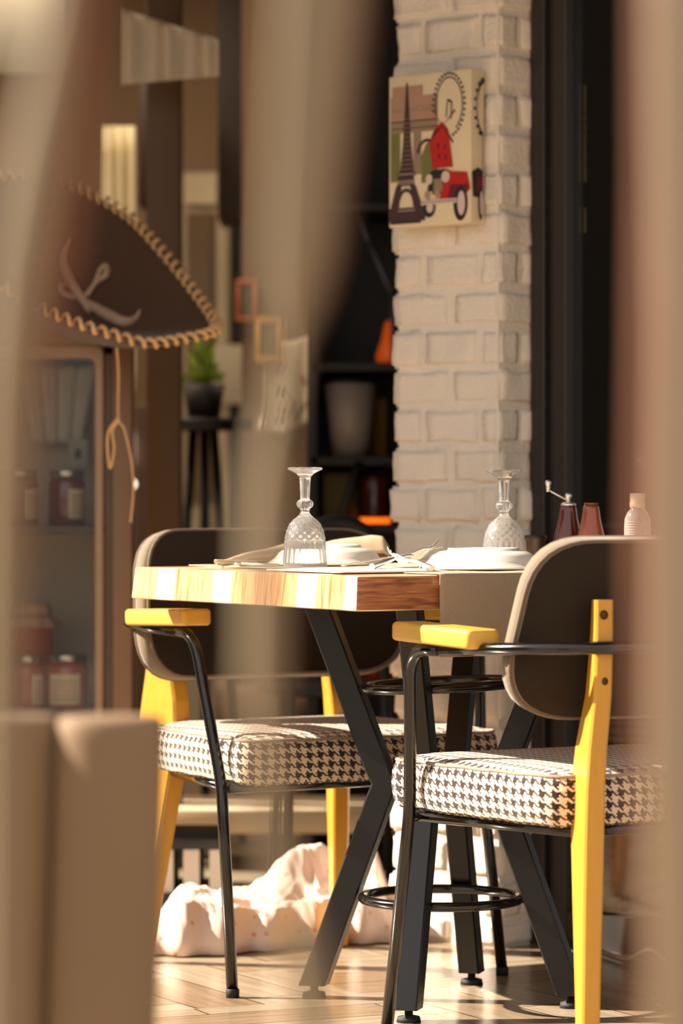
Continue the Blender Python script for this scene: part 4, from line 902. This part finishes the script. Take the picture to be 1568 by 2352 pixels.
# wire bent on the floor at the right
Yw = 6.35
tag(G().tube(catmull([P(1372, 2190, 6.6).xy.to_3d() + Vector((0, 0, .01)), Vector((X(1440, 6.45), 6.45, .012)), Vector((X(1500, 6.3), 6.3, .05)), Vector((X(1560, 6.25), 6.25, .012)), Vector((X(1640, 6.2), 6.2, .012))], 8), .006, 8).obj('cable', mat('silver_cable', rgb(180, 165, 150), .3, metal=.7)), 'grey cable lying on the floor by the window at the right', 'cable')
YR = 6.95
b = thing('pedestal', 'brown pedestal box standing inside the window behind the near chair', 'pedestal', (X(1475, 7.3), 7.35, 0))
G().box((-.045, 0, 0), (.045, .1, Z(1920, 7.3)), bev=.003).obj('body', mat('pedestal_brown', rgb(130, 92, 60), .6), b)
G().box((-.055, -.01, Z(1920, 7.3)), (.055, .11, Z(1920, 7.3) + .015), bev=.003).obj('top', mat('pedestal_top', rgb(206, 190, 160), .6), b)

# ------------------------------------------------------------------ foreground, out of focus
M_SLAT = mat('tan_slat_wood', rgb(124, 107, 82), .6, vary=.08, scale=5, stretch=(3, 3, .4)); M_SLATR = mat('red_brown_slat_edge', rgb(104, 58, 32), .6)
def slat(label, path, Y, m, grp='tan slats close to the camera'):
    """path: (py, px centre, width px, edge px)"""
    g = G(); rs = []; rs2 = []
    for (py, px, wd, ed) in path:
        z = Z(py, Y); xa, xb = X(px - wd / 2, Y), X(px + wd / 2, Y); d = .012; bb = min(.004, (xb - xa) * .3)
        rs.append([(xa, Y + bb, z), (xa + bb, Y, z), (xb - bb, Y, z), (xb, Y + bb, z), (xb, Y + d, z), (xa, Y + d, z)])
        xe = X(px + abs(ed) / 2 * 0 + (wd / 2 + ed if ed > 0 else -wd / 2 + ed), Y)
        a_, b_ = (xb, xe) if ed > 0 else (xe, xa)
        rs2.append([(a_, Y + .004, z), (b_, Y + .010, z), (b_, Y + .016, z), (a_, Y + .011, z)] if ed > 0 else [(a_, Y + .010, z), (b_, Y + .004, z), (b_, Y + .011, z), (a_, Y + .016, z)])
    t = thing('wooden_slat', label, 'slat', (0, 0, 0), 0, grp)
    g.rings(rs, 0).obj('front_board', m, t); G().rings(rs2, 0).obj('edge_strip', M_SLATR, t)
    for c in t.children: pass
    return t
slat('blurred tan slat running down the middle close to the camera', [(-500, 735, 180, 24), (0, 728, 172, 24), (300, 706, 155, 22), (560, 684, 138, 20), (680, 668, 110, 16), (780, 655, 52, 8), (900, 640, 42, 6), (1050, 612, 62, 8), (1200, 602, 82, 10), (1550, 596, 84, 10), (1700, 600, 56, 8), (1950, 630, 48, 6), (2150, 682, 74, 6), (2400, 722, 88, 6), (3300, 745, 80, 6)], 1.5, M_SLAT)
slat('blurred tan slat with red-brown edge at the left border', [(-500, 150, 50, 70), (0, 140, 60, 66), (350, 82, 110, 60), (600, 40, 120, 60), (900, 5, 90, 30), (1300, -10, 80, 16), (1700, -15, 80, 8), (2400, -20, 80, 4), (3300, -20, 80, 4)], 1.5, M_SLAT)
slat('blurred tan slat with dark red edge at the right border', [(-500, 1576, 150, -26), (0, 1578, 150, -28), (400, 1584, 150, -34), (800, 1590, 140, -50), (1200, 1588, 150, -50), (1600, 1580, 150, -36), (2000, 1580, 150, -22), (2400, 1580, 150, -12), (3300, 1580, 150, -12)], 1.5, M_SLAT)
# channel-tufted brown armchair back at the lower left
YT = 3.25
bt = thing('tub_chair', 'brown channel-tufted tub chair close up at the lower left corner', 'chair', (X(355, YT) - .012, YT + .02, 0))
M_LEA = mat('brown_suede', rgb(118, 94, 68), .75, vary=.06, scale=6)
g = G(); zt3 = Z(1652, YT)
for k in range(6):
    cxk = -.040 - k * .100; pr = []
    for (z, s) in ((.12, .9), (.14, 1.0), (.3, 1.0), (.5, 1.0), (zt3 - .02, 1.0), (zt3 - .006, .97), (zt3 - .001, .9), (zt3, .7)):
        lean = (.45 - z) * -.03
        pr.append([(cxk + lean + .053 * s * math.cos(a) * (abs(math.cos(a)) ** -.25 if abs(math.cos(a)) > .05 else 1), .03 + (k * .012) + .042 * s * math.sin(a), z) for a in [2 * math.pi * j / 28 for j in range(28)]])
    g.rings(pr, 0)
g.obj('backrest', M_LEA, bt)
G().box((-.52, .06, .28), (-.03, .55, .42), bev=.04, seg=4).obj('seat', M_LEA, bt)
for lx, ly in ((-.05, .1), (-.48, .12), (-.05, .5), (-.48, .5)): G().tube([(lx, ly, .29), (lx, ly, 0)], .018, 10).obj('leg', M_RUB, bt)
